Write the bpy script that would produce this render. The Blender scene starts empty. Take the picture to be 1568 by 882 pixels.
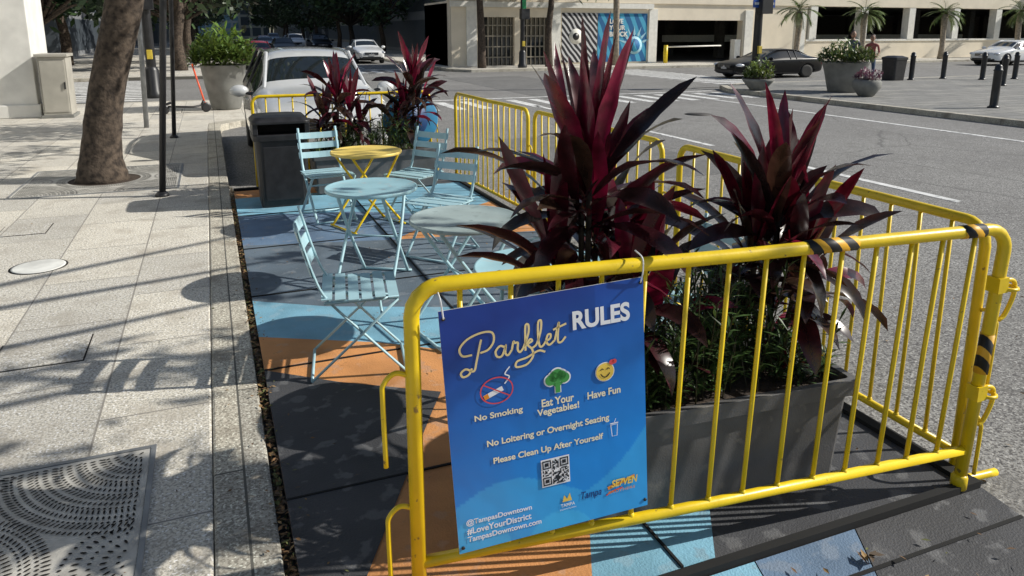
import bpy, bmesh, math, random
from mathutils import Vector, Matrix
R = random.Random(11)
rad = math.radians
scene = bpy.context.scene
scene.view_settings.view_transform = 'Standard'
scene.view_settings.look = 'None'
scene.view_settings.exposure = 0

# ------------------------------------------------------------------ materials
def mat(name, col, rough=.6, metal=0., var=.15, scale=6., bump=0., bscale=80., col2=None, spots=None, spot_scale=30., spot_t=.7, coat=0., spec=.5):
    m = bpy.data.materials.new(name); m.use_nodes = True
    nt = m.node_tree; N = nt.nodes; L = nt.links
    b = N['Principled BSDF']
    b.inputs['Roughness'].default_value = rough
    b.inputs['Metallic'].default_value = metal
    b.inputs['Coat Weight'].default_value = coat
    b.inputs['Specular IOR Level'].default_value = spec
    tc = N.new('ShaderNodeTexCoord')
    n1 = N.new('ShaderNodeTexNoise'); n1.inputs['Scale'].default_value = scale; n1.inputs['Detail'].default_value = 4
    L.new(tc.outputs['Object'], n1.inputs['Vector'])
    r = N.new('ShaderNodeValToRGB')
    c2 = col2 if col2 else tuple(min(1, c*(1+var)) for c in col)
    c1 = tuple(c*(1-var) for c in col)
    r.color_ramp.elements[0].position = .35; r.color_ramp.elements[1].position = .65
    r.color_ramp.elements[0].color = (*c1, 1); r.color_ramp.elements[1].color = (*c2, 1)
    L.new(n1.outputs['Fac'], r.inputs['Fac'])
    out = r.outputs['Color']
    if spots:
        n2 = N.new('ShaderNodeTexNoise'); n2.inputs['Scale'].default_value = spot_scale; n2.inputs['Detail'].default_value = 4
        L.new(tc.outputs['Object'], n2.inputs['Vector'])
        r2 = N.new('ShaderNodeValToRGB'); r2.color_ramp.elements[0].position = spot_t-.03; r2.color_ramp.elements[1].position = spot_t+.03
        L.new(n2.outputs['Fac'], r2.inputs['Fac'])
        mx = N.new('ShaderNodeMix'); mx.data_type = 'RGBA'
        L.new(r2.outputs['Color'], mx.inputs['Factor']); L.new(out, mx.inputs['A']); mx.inputs['B'].default_value = (*spots, 1)
        out = mx.outputs['Result']
    L.new(out, b.inputs['Base Color'])
    if bump:
        n3 = N.new('ShaderNodeTexNoise'); n3.inputs['Scale'].default_value = bscale; n3.inputs['Detail'].default_value = 3
        L.new(tc.outputs['Object'], n3.inputs['Vector'])
        bp = N.new('ShaderNodeBump'); bp.inputs['Strength'].default_value = bump; bp.inputs['Distance'].default_value = .01
        L.new(n3.outputs['Fac'], bp.inputs['Height']); L.new(bp.outputs['Normal'], b.inputs['Normal'])
    return m

def ground_mat(name, c1, c2, speck, stain, brick=None, mortar=(.12,.115,.1), msize=.008, rough=.85, speck_scale=160, bump=.35, crack=0, rot=0, stain_scale=.9, stain_f=.6):
    m = bpy.data.materials.new(name); m.use_nodes = True
    nt = m.node_tree; N = nt.nodes; L = nt.links
    b = N['Principled BSDF']; b.inputs['Roughness'].default_value = rough; b.inputs['Specular IOR Level'].default_value=.3
    tc = N.new('ShaderNodeTexCoord')
    vec = tc.outputs['Object']
    def ramp(src, p0, p1, a=(0,0,0), bb=(1,1,1)):
        r = N.new('ShaderNodeValToRGB'); r.color_ramp.elements[0].position = p0; r.color_ramp.elements[1].position = p1
        r.color_ramp.elements[0].color = (*a,1); r.color_ramp.elements[1].color = (*bb,1)
        L.new(src, r.inputs['Fac']); return r.outputs['Color']
    def noise(s, d=5):
        n = N.new('ShaderNodeTexNoise'); n.inputs['Scale'].default_value = s; n.inputs['Detail'].default_value = d
        L.new(vec, n.inputs['Vector']); return n.outputs['Fac']
    def mix(f, A, B, mode='MIX'):
        x = N.new('ShaderNodeMix'); x.data_type='RGBA'; x.blend_type = mode
        if isinstance(f, float): x.inputs['Factor'].default_value = f
        else: L.new(f, x.inputs['Factor'])
        for k,v in (('A',A),('B',B)):
            if isinstance(v, tuple): x.inputs[k].default_value = (*v,1)
            else: L.new(v, x.inputs[k])
        return x.outputs['Result']
    col = ramp(noise(stain_scale,6), .38, .62, c1, c2)
    col = mix(ramp(noise(speck_scale,2), .49, .58), col, speck)
    col = mix(ramp(noise(speck_scale*.45+7,1), .60, .67), col, tuple(c*.6 for c in c1))
    col = mix(ramp(noise(speck_scale*.8+7,1), .60, .67), col, tuple(min(.85,c*1.5) for c in c2))
    col = mix(ramp(noise(3.7,5), .52, .70, (0,0,0), (stain_f,)*3), col, stain)
    h = noise(speck_scale*.7,2)
    if brick:
        mp = N.new('ShaderNodeMapping'); mp.inputs['Rotation'].default_value = (0,0,rot)
        L.new(vec, mp.inputs['Vector'])
        bk = N.new('ShaderNodeTexBrick'); bk.inputs['Scale'].default_value = 1
        bk.inputs['Brick Width'].default_value = brick[0]; bk.inputs['Row Height'].default_value = brick[1]
        bk.inputs['Mortar Size'].default_value = msize; bk.inputs['Mortar Smooth'].default_value = .3
        bk.inputs['Color1'].default_value = (.84,.84,.84,1); bk.inputs['Color2'].default_value = (1.08,1.06,1.02,1)
        bk.inputs['Mortar'].default_value = (1,1,1,1)
        L.new(mp.outputs['Vector'], bk.inputs['Vector'])
        col = mix(1., col, bk.outputs['Color'], 'MULTIPLY')
        col = mix(bk.outputs['Fac'], col, mortar)
    if crack:
        v = N.new('ShaderNodeTexVoronoi'); v.feature='DISTANCE_TO_EDGE'; v.inputs['Scale'].default_value = crack
        nn = N.new('ShaderNodeTexNoise'); nn.inputs['Scale'].default_value = 3; L.new(vec, nn.inputs['Vector'])
        ad = mix(.12, vec, nn.outputs['Color'])
        L.new(ad, v.inputs['Vector'])
        cr = ramp(v.outputs['Distance'], .0, .006, (.75,.75,.75), (0,0,0))
        col = mix(cr, col, tuple(c*.45 for c in c1))
    L.new(col, b.inputs['Base Color'])
    bp = N.new('ShaderNodeBump'); bp.inputs['Strength'].default_value = bump; bp.inputs['Distance'].default_value = .006
    L.new(h, bp.inputs['Height']); L.new(bp.outputs['Normal'], b.inputs['Normal'])
    return m

def attr_mat(name, rough=.4, trans=.25, var=.25, scale=20, spec=.5):
    m = bpy.data.materials.new(name); m.use_nodes = True
    nt = m.node_tree; N = nt.nodes; L = nt.links
    b = N['Principled BSDF']; b.inputs['Roughness'].default_value = rough; b.inputs['Specular IOR Level'].default_value = spec
    a = N.new('ShaderNodeAttribute'); a.attribute_name = 'Col'
    out=a.outputs['Color']
    if var:
        tc = N.new('ShaderNodeTexCoord'); n = N.new('ShaderNodeTexNoise'); n.inputs['Scale'].default_value = scale
        L.new(tc.outputs['Object'], n.inputs['Vector'])
        r = N.new('ShaderNodeValToRGB'); r.color_ramp.elements[0].position=.3; r.color_ramp.elements[1].position=.7
        r.color_ramp.elements[0].color=(1-var,1-var,1-var,1); r.color_ramp.elements[1].color=(1+var,1+var,1+var,1)
        L.new(n.outputs['Fac'], r.inputs['Fac'])
        mx = N.new('ShaderNodeMix'); mx.data_type='RGBA'; mx.blend_type='MULTIPLY'; mx.inputs['Factor'].default_value=1
        L.new(a.outputs['Color'], mx.inputs['A']); L.new(r.outputs['Color'], mx.inputs['B'])
        out=mx.outputs['Result']
    L.new(out, b.inputs['Base Color'])
    if trans:
        t = N.new('ShaderNodeBsdfTranslucent')
        mx2 = N.new('ShaderNodeMix'); mx2.data_type='RGBA'; mx2.blend_type='MULTIPLY'; mx2.inputs['Factor'].default_value=1
        L.new(out, mx2.inputs['A']); mx2.inputs['B'].default_value=(2.0,1.5,1.4,1)
        L.new(mx2.outputs['Result'], t.inputs['Color'])
        ms = N.new('ShaderNodeMixShader'); ms.inputs['Fac'].default_value = trans
        L.new(b.outputs['BSDF'], ms.inputs[1]); L.new(t.outputs['BSDF'], ms.inputs[2])
        L.new(ms.outputs['Shader'], N['Material Output'].inputs['Surface'])
    return m

# ------------------------------------------------------------------ mesh builder
class MB:
    def __init__(s): s.v=[]; s.f=[]; s.m=[]; s.c=[]; s.sm=[]
    def add(s, vs, fs, mi=0, col=(1,1,1), smooth=False):
        o=len(s.v); s.v += [tuple(v) for v in vs]; s.c += [col]*len(vs)
        for f in fs: s.f.append(tuple(i+o for i in f)); s.m.append(mi); s.sm.append(smooth)
    def box(s, x0,x1,y0,y1,z0,z1, mi=0, M=None):
        vs=[Vector((x,y,z)) for z in (z0,z1) for y in (y0,y1) for x in (x0,x1)]
        if M is not None: vs=[M@v for v in vs]
        s.add(vs, [(0,2,3,1),(4,5,7,6),(0,1,5,4),(2,6,7,3),(0,4,6,2),(1,3,7,5)], mi)
    def tube(s, pts, r, mi=0, n=8, caps=True, closed=False, col=(1,1,1), flat=None):
        P=[Vector(p) for p in pts]; k=len(P)
        rs = r if isinstance(r,(list,tuple)) else [r]*k
        T=[]
        for i in range(k):
            a=P[(i-1)%k] if (closed or i>0) else P[i]; b=P[(i+1)%k] if (closed or i<k-1) else P[i]
            T.append((b-a).normalized())
        up=Vector((0,0,1)) if abs(T[0].z)<.9 else Vector((1,0,0))
        u=T[0].cross(up).normalized(); vs=[]
        for i in range(k):
            u=(u-T[i]*u.dot(T[i])).normalized(); w=T[i].cross(u)
            for j in range(n):
                a=2*math.pi*(j+.5)/n
                vs.append(P[i]+(u*math.cos(a)+w*math.sin(a)*(flat or 1))*rs[i])
        fs=[]
        for i in range(k if closed else k-1):
            for j in range(n):
                a=i*n+j; b=i*n+(j+1)%n; c=((i+1)%k)*n+(j+1)%n; d=((i+1)%k)*n+j
                fs.append((a,b,c,d))
        if caps and not closed:
            fs.append(tuple(range(n))[::-1]); fs.append(tuple((k-1)*n+j for j in range(n)))
        s.add(vs, fs, mi, col, n>4)
    def lathe(s, prof, c=(0,0,0), mi=0, n=24, M=None, smooth=True):
        vs=[]; k=len(prof)
        for (r,z) in prof:
            for j in range(n):
                a=2*math.pi*j/n; v=Vector((c[0]+r*math.cos(a), c[1]+r*math.sin(a), c[2]+z))
                vs.append(M@v if M is not None else v)
        fs=[(i*n+j, i*n+(j+1)%n, (i+1)*n+(j+1)%n, (i+1)*n+j) for i in range(k-1) for j in range(n)]
        fs.append(tuple(range(n))[::-1]); fs.append(tuple((k-1)*n+j for j in range(n)))
        s.add(vs, fs, mi, (1,1,1), smooth)
    def ell(s, c, r, mi=0, n=12, col=(1,1,1), M=None):
        vs=[]; k=n//2+1
        for i in range(k+1):
            ph=math.pi*i/k
            for j in range(n):
                a=2*math.pi*j/n
                v=Vector((c[0]+r[0]*math.sin(ph)*math.cos(a), c[1]+r[1]*math.sin(ph)*math.sin(a), c[2]+r[2]*math.cos(ph)))
                vs.append(M@v if M is not None else v)
        fs=[(i*n+j,(i+1)*n+j,(i+1)*n+(j+1)%n,i*n+(j+1)%n) for i in range(k) for j in range(n)]
        s.add(vs, fs, mi, col, True)
    def poly(s, pts, z, mi=0):
        s.add([(p[0],p[1],z) for p in pts],[tuple(range(len(pts)))],mi)
    def mesh(s, name, mats):
        me=bpy.data.meshes.new(name); me.from_pydata(s.v,[],s.f)
        for m in mats: me.materials.append(m)
        me.polygons.foreach_set('material_index', s.m); me.polygons.foreach_set('use_smooth', s.sm)
        a=me.color_attributes.new('Col','FLOAT_COLOR','POINT')
        a.data.foreach_set('color',[x for c in s.c for x in (*c,1)])
        me.update(); return me
    def obj(s, name, mats, parent=None, bevel=0, loc=None, rot=0, smooth_angle=None):
        me=s.mesh(name,mats); o=bpy.data.objects.new(name,me); scene.collection.objects.link(o)
        if parent: o.parent=parent
        if loc: o.location=loc
        o.rotation_euler[2]=rot
        if bevel:
            b=o.modifiers.new('bev','BEVEL'); b.width=bevel; b.segments=2; b.limit_method='ANGLE'; b.angle_limit=rad(40)
        return o
def empty(name, loc=(0,0,0), rot=0):
    e=bpy.data.objects.new(name,None); scene.collection.objects.link(e); e.location=loc; e.rotation_euler[2]=rot; return e
def inst(name, me, loc, rot=0, sc=1, parent=None):
    o=bpy.data.objects.new(name,me); scene.collection.objects.link(o); o.location=loc; o.rotation_euler[2]=rot; o.scale=(sc,)*3
    if parent: o.parent=parent
    return o
def catmull(P, n=6):
    P=[Vector(p) for p in P]; out=[]
    Q=[P[0]*2-P[1]]+P+[P[-1]*2-P[-2]]
    for i in range(1,len(Q)-2):
        a,b,c,d=Q[i-1:i+3]
        for j in range(n):
            t=j/n; out.append(.5*((2*b)+(c-a)*t+(2*a-5*b+4*c-d)*t*t+(3*b-a-3*c+d)*t**3))
    out.append(P[-1]); return out

# ------------------------------------------------------------------ palette
M_side = ground_mat('sidewalk_concrete',(.62,.59,.525),(.74,.71,.63),(.40,.375,.325),(.42,.385,.33),brick=(.92,.62),msize=.006,mortar=(.28,.26,.23),rot=rad(90),bump=.6,speck_scale=85,stain_f=.7)
M_kerb = ground_mat('kerb_stone',(.48,.45,.38),(.60,.565,.49),(.30,.275,.23),(.24,.21,.17),brick=(1.5,3.0),msize=.006,rot=rad(90),speck_scale=90,stain_f=.8)
M_asph = ground_mat('asphalt',(.235,.23,.22),(.30,.295,.28),(.105,.10,.098),(.18,.175,.165),speck_scale=75,bump=.9,crack=.35,stain_scale=.35)
M_ground = ground_mat('ground_concrete',(.22,.21,.2),(.28,.27,.25),(.15,.15,.14),(.17,.16,.15))
M_plaza = ground_mat('plaza_pavers',(.26,.26,.25),(.35,.345,.33),(.18,.18,.17),(.20,.195,.19),brick=(.9,.45),msize=.02,mortar=(.13,.13,.12))
M_white = mat('road_paint_white',(.72,.72,.70),.7,var=.12,scale=5,spots=(.28,.28,.27),spot_scale=14,spot_t=.60)
M_yellow = mat('yellow_powder_coat',(.82,.58,.012),.36,var=.08,scale=9,spots=(.30,.20,.05),spot_scale=38,spot_t=.70,bump=.05,bscale=60)
M_black = mat('black_plastic',(.018,.018,.02),.42,var=.3,scale=12,bump=.1,bscale=200)
M_blackmetal = mat('black_painted_metal',(.02,.02,.022),.4,var=.2)
M_steel = mat('grey_steel',(.33,.34,.35),.45,.6,var=.15)
M_ltblue = mat('pale_blue_powder_coat',(.38,.58,.64),.4,var=.06,scale=8,spots=(.46,.56,.58),spot_scale=25,spot_t=.70)
M_rubber = mat('tyre_rubber',(.02,.02,.02),.8)
M_dglass = mat('tinted_glass',(.015,.02,.022),.04,var=.1,spec=.8)
M_bark = mat('bark',(.055,.04,.03),.95,var=.45,scale=14,bump=1.0,bscale=28,col2=(.11,.082,.06))
M_leaf = attr_mat('tree_leaf',.5,0,var=0)
M_shrub = attr_mat('shrub_leaf',.4,.2,var=0)
M_ti = attr_mat('ti_leaf',.24,.12,var=.40,scale=16,spec=.75)
M_soil = mat('soil',(.05,.035,.025),.95,var=.4,scale=30,bump=.8)
M_planter = mat('planter_dark_resin',(.12,.118,.118),.5,var=.25,scale=5,bump=.15,bscale=150,spots=(.19,.18,.165),spot_scale=9,spot_t=.64)
M_pot = mat('concrete_pot',(.20,.20,.185),.8,var=.15,scale=4,bump=.2)
M_litter = attr_mat('dead_leaf',.8,0,var=0)

# ------------------------------------------------------------------ ground, roads, pavements
mb=MB(); mb.poly([(-400,-200),(500,-200),(500,700),(-400,700)],-.14); mb.obj('ground',[M_ground])
mb=MB()
mb.poly([(.10,-60),(15.3,-60),(15.3,21.5),(160,21.5),(160,33.6),(11.2,33.6),(10.7,35),(10.7,400),(1.4,400),(1.4,33),(-80,33),(-80,21.5),(.10,21.5)],-.125)
mb.obj('road',[M_asph])
def slab(name, pts, z0, z1, mats, mi=0):
    mb=MB(); n=len(pts)
    vs=[(p[0],p[1],z0) for p in pts]+[(p[0],p[1],z1) for p in pts]
    mb.add(vs,[tuple(range(n,2*n))]+[(i,(i+1)%n,(i+1)%n+n,i+n) for i in range(n)],mi)
    return mb.obj(name,mats,bevel=.012)
slab('sidewalk',[(-40,-40),(-.122,-40),(-.122,15.3),(-.10,15.9),(.35,16.35),(1.6,16.5),(2.1,17.0),(2.1,19.0),(1.5,20.4),(.2,21.2),(-40,21.2)],-.14,0,[M_side])
slab('kerb',[(-.12,-40),(.10,-40),(.10,15.0),(.14,15.55),(.5,16.1),(1.7,16.25),(2.3,16.8),(2.3,19.1),(1.65,20.6),(.25,21.4),(-40,21.4),(-40,21.202),(.202,21.202),(1.502,20.402),(2.102,19.0),(2.102,17.0),(1.602,16.498),(.352,16.348),(-.098,15.9),(-.12,15.3)],-.14,.003,[M_kerb])
slab('sidewalk',[(15.5,-40),(120,-40),(120,21.2),(17.5,21.2),(16.2,20.6),(15.5,19.4)],-.14,0,[M_plaza])
slab('kerb',[(15.3,-40),(15.495,-40),(15.495,19.4),(16.19,20.61),(17.5,21.205),(120,21.205),(120,21.4),(17.4,21.4),(16.0,20.8),(15.3,19.5)],-.14,.003,[M_kerb])
slab('sidewalk',[(11.6,33.8),(160,33.8),(160,37),(21.2,37),(21.2,400),(10.9,400),(10.9,34.8)],-.14,0,[M_side])
slab('kerb',[(11.5,33.6),(160,33.6),(160,33.795),(11.6,33.795),(10.895,34.8),(10.895,400),(10.7,400),(10.7,34.7)],-.14,.003,[M_kerb])
slab('sidewalk',[(-80,33.2),(.2,33.2),(1.2,34.2),(1.2,400),(-80,400)],-.14,0,[M_side])
slab('kerb',[(-80,33),(.3,33),(1.4,34.1),(1.4,400),(1.205,400),(1.205,34.2),(.2,33.195),(-80,33.195)],-.14,.003,[M_kerb])
mb=MB(); z=-.120
for i in range(8):
    y=-8+i*4.6-.05; 
    if y<16: mb.box(7.82,7.94,y,y+2.9,-.124,z)
mb.box(13.25,13.37,-30,17.5,-.124,z)
mb.box(4.4,4.5,39,120,-.124,z)
for i in range(22): mb.box(7.4,7.52,39+i*6,42+i*6,-.124,z)
for i in range(16): mb.box(-5.2,-1.8,21.9+i*.68,22.2+i*.68,-.124,z)
for i in range(18): mb.box(2.8+i*.7,3.1+i*.7,17.6,19.6,-.124,z)
for i in range(11): mb.box(2.0+i*.75,2.35+i*.75,34.6,36.8,-.124,z)
for i in range(15): mb.box(17.4,20.2,22.0+i*.75,22.35+i*.75,-.124,z)
mb.box(2.6,15.2,20.1,20.25,-.124,z); mb.box(1.6,10.5,37.5,37.85,-.124,z)
mb.obj('road_marking',[M_white])
mb=MB(); mb.lathe([(.32,-.124),(.32,-.119)],(6.6,11.5,0),0,28); mb.lathe([(.32,-.124),(.32,-.119)],(10.6,14.5,0),0,28); mb.obj('manhole_cover',[mat('iron_dark',(.06,.055,.05),.6,.3)])
mb=MB(); mb.box(4.6,6.9,8.2,12.4,-.1245,-.121,0); mb.box(9.0,12.5,19.0,30.0,-.1245,-.121,0); mb.obj('asphalt_patch',[ground_mat('asphalt_patch',(.18,.178,.17),(.23,.225,.215),(.09,.09,.09),(.13,.13,.125),speck_scale=90,bump=.5)])

# ------------------------------------------------------------------ parklet deck
DK=lambda n,c,**k: mat(n,c,.72,var=.22,scale=2.2,bump=.35,bscale=120,spots=tuple(min(1,x*.8+.075) for x in c),spot_scale=9,spot_t=.60,**k)
D_gray=DK('deck_dark_grey',(.052,.053,.058)); D_or=DK('deck_orange',(.60,.27,.095)); D_lb=DK('deck_light_blue',(.19,.40,.52))
D_mb=DK('deck_mid_blue',(.12,.19,.29)); D_sl=DK('deck_slate_blue',(.11,.145,.18)); D_seam=mat('deck_seam',(.008,.008,.008),.9)
mats=[D_gray,D_or,D_lb,D_mb,D_sl,D_seam]
mb=MB(); X0,X1=.145,2.70
mb.box(X0,X1,1.80,8.85,-.13,0,0)
mb.poly([(X0,1.82),(1.02,1.82),(1.35,2.5),(1.55,3.1),(1.5,3.55),(.8,4.07),(X0,4.42)],.004,1)
mb.poly([(X0,1.95),(.24,1.95),(.36,2.19),(.84,3.12),(.96,3.34),(.50,3.64),(X0,3.93)],.008,0)
mb.poly([(X0,4.42),(.8,4.07),(1.5,3.55),(2.0,3.9),(1.5,4.4),(.6,4.78),(X0,5.07)],.004,2)
mb.poly([(X0,5.07),(.6,4.78),(1.5,4.4),(2.0,3.9),(X1,4.3),(X1,6.0),(1.4,6.2),(X0,6.5)],.004,4)
mb.poly([(X0,6.5),(1.4,6.2),(2.1,6.9),(1.2,7.4),(X0,7.6)],.004,3)
mb.poly([(X0,7.6),(1.2,7.4),(2.1,6.9),(X1,7.3),(X1,8.4),(X0,8.45)],.004,2)
mb.poly([(X0,8.45),(1.6,8.43),(1.6,8.84),(X0,8.84)],.004,1)
mb.poly([(1.4,6.2),(X1,6.0),(X1,7.3),(2.1,6.9)],.004,1)
mb.poly([(1.02,1.82),(1.5,1.82),(2.0,2.6),(1.55,3.1),(1.35,2.5)],.004,2)
for y in (2.71,3.93,5.15,6.37,7.59): mb.box(X0,X1,y-.005,y+.005,-.01,.011,5)
mb.box(1.36,1.37,1.82,8.8,-.01,.0115,5)
mb.box(X1+.001,X1+.06,1.80,8.9,-.13,.02,5)
mb.box(X0,X1+.06,1.765,1.799,-.13,.022,5)
mb.box(X0,X1+.06,8.901,8.96,-.13,.02,5)
def ramp(p0,p1,mi):
    (a,b),(c,d)=p0,p1
    mb.add([(a,1.76,-.004),(b,1.76,-.004),(d,.85,-.118),(c,.85,-.118)],[(3,2,1,0)],mi)
ramp((.145,.98),(.145,.9),1); ramp((.985,1.62),(.905,1.40),2); ramp((1.625,2.08),(1.405,1.62),3); ramp((2.085,2.76),(1.625,2.76),0)
mb.add([(1.5,1.60,-.020),(2.76,1.60,-.020),(2.76,1.585,-.0215),(1.5,1.585,-.0215)],[(3,2,1,0)],5)
mb.obj('parklet_deck',mats)

mb=MB()
def litter(x,y,z,s):
    a=R.uniform(0,6.28); t=R.uniform(-.5,.5); c=R.choice([(.22,.12,.05),(.14,.08,.04),(.30,.19,.08),(.09,.06,.035),(.12,.13,.04)])
    k=R.uniform(.8,1.2); c=tuple(q*k for q in c)
    u=Vector((math.cos(a),math.sin(a),t*.5)); w=Vector((-math.sin(a),math.cos(a),R.uniform(-.4,.4)))
    p=Vector((x,y,z)); mb.add([p-u*s,p+w*s*.35+Vector((0,0,s*.15)),p+u*s,p-w*s*.35],[(0,1,2),(0,2,3)],0,c)
for i in range(2400): litter(R.gauss(.122,.012),R.uniform(1.0,9.2),R.uniform(-.05,.008),R.uniform(.008,.022))
for i in range(300): litter(R.gauss(.125,.05),R.uniform(1.5,9.2),.014,R.uniform(.006,.014))
for i in range(140): litter(R.uniform(-3,0),R.uniform(2,12),.006,R.uniform(.006,.014))
for i in range(110): litter(R.uniform(.2,2.6),R.uniform(1.9,8),.018,R.uniform(.008,.018))
for i in range(22): litter(R.uniform(1.2,2.6),R.uniform(1.4,1.7),.0,R.uniform(.01,.02))
for q in range(5): litter(1.98+q*.012,1.62+R.uniform(-.015,.015),.0+q*.003,.03)
for i in range(180): litter(R.uniform(2.8,6),R.uniform(.5,9),-.118,R.uniform(.008,.02))
mb.obj('leaf_litter',[M_litter])

# ------------------------------------------------------------------ sidewalk ironwork
M_iron=mat('cast_grate_metal',(.55,.53,.48),.5,.2,var=.2,scale=10,bump=.2)
M_hole=mat('grate_slot_dark',(.015,.013,.012),.95)
def grate(cx,cy,h,r0):
    mb=MB()
    for (a,b,c,d) in ((-h-.02,-h,-h-.02,h+.02),(h,h+.02,-h-.02,h+.02),(-h,h,-h-.02,-h),(-h,h,h,h+.02)):
        mb.box(cx+a,cx+b,cy+c,cy+d,-.02,.010,2)
    n=64; vs=[];fs=[]
    for i in range(n):
        a=2*math.pi*i/n; c,s=math.cos(a),math.sin(a); k=(h-.002)/max(abs(c),abs(s))
        vs+= [(cx+c*r0,cy+s*r0,.006),(cx+c*k,cy+s*k,.006)]
    for i in range(n): fs.append((2*i,2*i+1,(2*i+3)%(2*n),(2*i+2)%(2*n)))
    mb.add(vs,fs,0)
    mb.lathe([(r0+.002,.001),(r0+.001,.0015)],(cx,cy,0),3,32)
    def slot(x,y,a,l,w):
        if abs(x-cx)>h-.03 or abs(y-cy)>h-.03: return
        u=Vector((math.cos(a),math.sin(a),0)); q=Vector((-u.y,u.x,0)); p=Vector((x,y,.009))
        mb.add([p-u*l,p-u*l*.3+q*w,p+u*l*.6+q*w*.8,p+u*l,p+u*l*.6-q*w*.8,p-u*l*.3-q*w],[(5,4,3,2,1,0)],1)
    rr=r0+.03; k=0
    while rr<h*.62:
        nn=int(2*math.pi*rr/.024); l=(.006,.013,.008,.018)[k%4]; w=(.006,.005,.0055,.0045)[k%4]
        for i in range(nn):
            a=2*math.pi*(i+.5*(k%2))/nn
            slot(cx+rr*math.cos(a),cy+rr*math.sin(a),a+(0 if k%4!=1 else .5),l,w)
        rr+=(.022,.028,.026,.036)[k%4]; k+=1
    for (fx,fy,base) in ((h,h,225),(-h,h,315),(h,-h,135),(-h,-h,45)):
        k=0; q=.05
        while q<h*.80:
            nn=max(3,int(1.57*q/.021)); l=(.012,.007,.016)[k%3]; w=(.0045,.0055,.004)[k%3]
            for i in range(nn):
                a=rad(base-45+90*(i+.5)/nn); x=cx+fx+q*math.cos(a); y=cy+fy+q*math.sin(a)
                if math.hypot(x-cx,y-cy)>h*.64: slot(x,y,a+.35*math.sin(k),l,w)
            q+=(.030,.021,.036)[k%3]; k+=1
    for s in range(4):
        ox,oy=[(h,0),(0,h),(-h,0),(0,-h)][s]
        for k in range(6):
            q=.06+.045*k; nn=max(4,int(3.14*q/.028))
            for i in range(nn):
                a=rad(s*90+90+180*(i+.5)/nn); x=cx+ox+q*math.cos(a); y=cy+oy+q*math.sin(a)
                if math.hypot(x-cx,y-cy)>h*.64 and q<.36*h: slot(x,y,a,.014 if k%2 else .008,.005)
    mb.obj('tree_grate',[M_iron,M_hole,M_steel,M_soil])
grate(-1.11,2.58,.74,.24); grate(-1.31,10.2,.85,.40)
mb=MB(); mb.lathe([(.185,.001),(.185,.005),(.17,.006)],(-1.36,6.5,0),0,32); mb.lathe([(.2,.0005),(.2,.002)],(-1.36,6.5,0),1,32)
mb.obj('manhole_cover',[mat('cover_pale',(.7,.7,.66),.6),M_hole])
mb=MB()
for (x0,x1,y0,y1) in ((-1.25,-.78,4.45,4.85),(-1.9,-1.5,7.6,8.0)):
    mb.box(x0,x1,y0,y1,-.01,.003,1); mb.box(x0+.008,x1-.008,y0+.008,y1-.008,-.01,.006,0)
mb.obj('utility_cover',[M_side,M_hole])

# ------------------------------------------------------------------ barriers
def tape_mat():
    m=bpy.data.materials.new('hazard_tape'); m.use_nodes=True; N=m.node_tree.nodes; L=m.node_tree.links; b=N['Principled BSDF']; b.inputs['Roughness'].default_value=.5
    tc=N.new('ShaderNodeTexCoord'); mp=N.new('ShaderNodeMapping'); mp.inputs['Rotation'].default_value=(0,rad(40),0)
    w=N.new('ShaderNodeTexWave'); w.inputs['Scale'].default_value=5.5; r=N.new('ShaderNodeValToRGB'); r.color_ramp.interpolation='CONSTANT'
    r.color_ramp.elements[0].color=(.01,.01,.01,1); r.color_ramp.elements[1].color=(.75,.40,.02,1); r.color_ramp.elements[1].position=.6
    L.new(tc.outputs['Object'],mp.inputs[0]); L.new(mp.outputs[0],w.inputs[0]); L.new(w.outputs['Fac'],r.inputs[0]); L.new(r.outputs[0],b.inputs['Base Color']); return m
M_tape=tape_mat()
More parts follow.
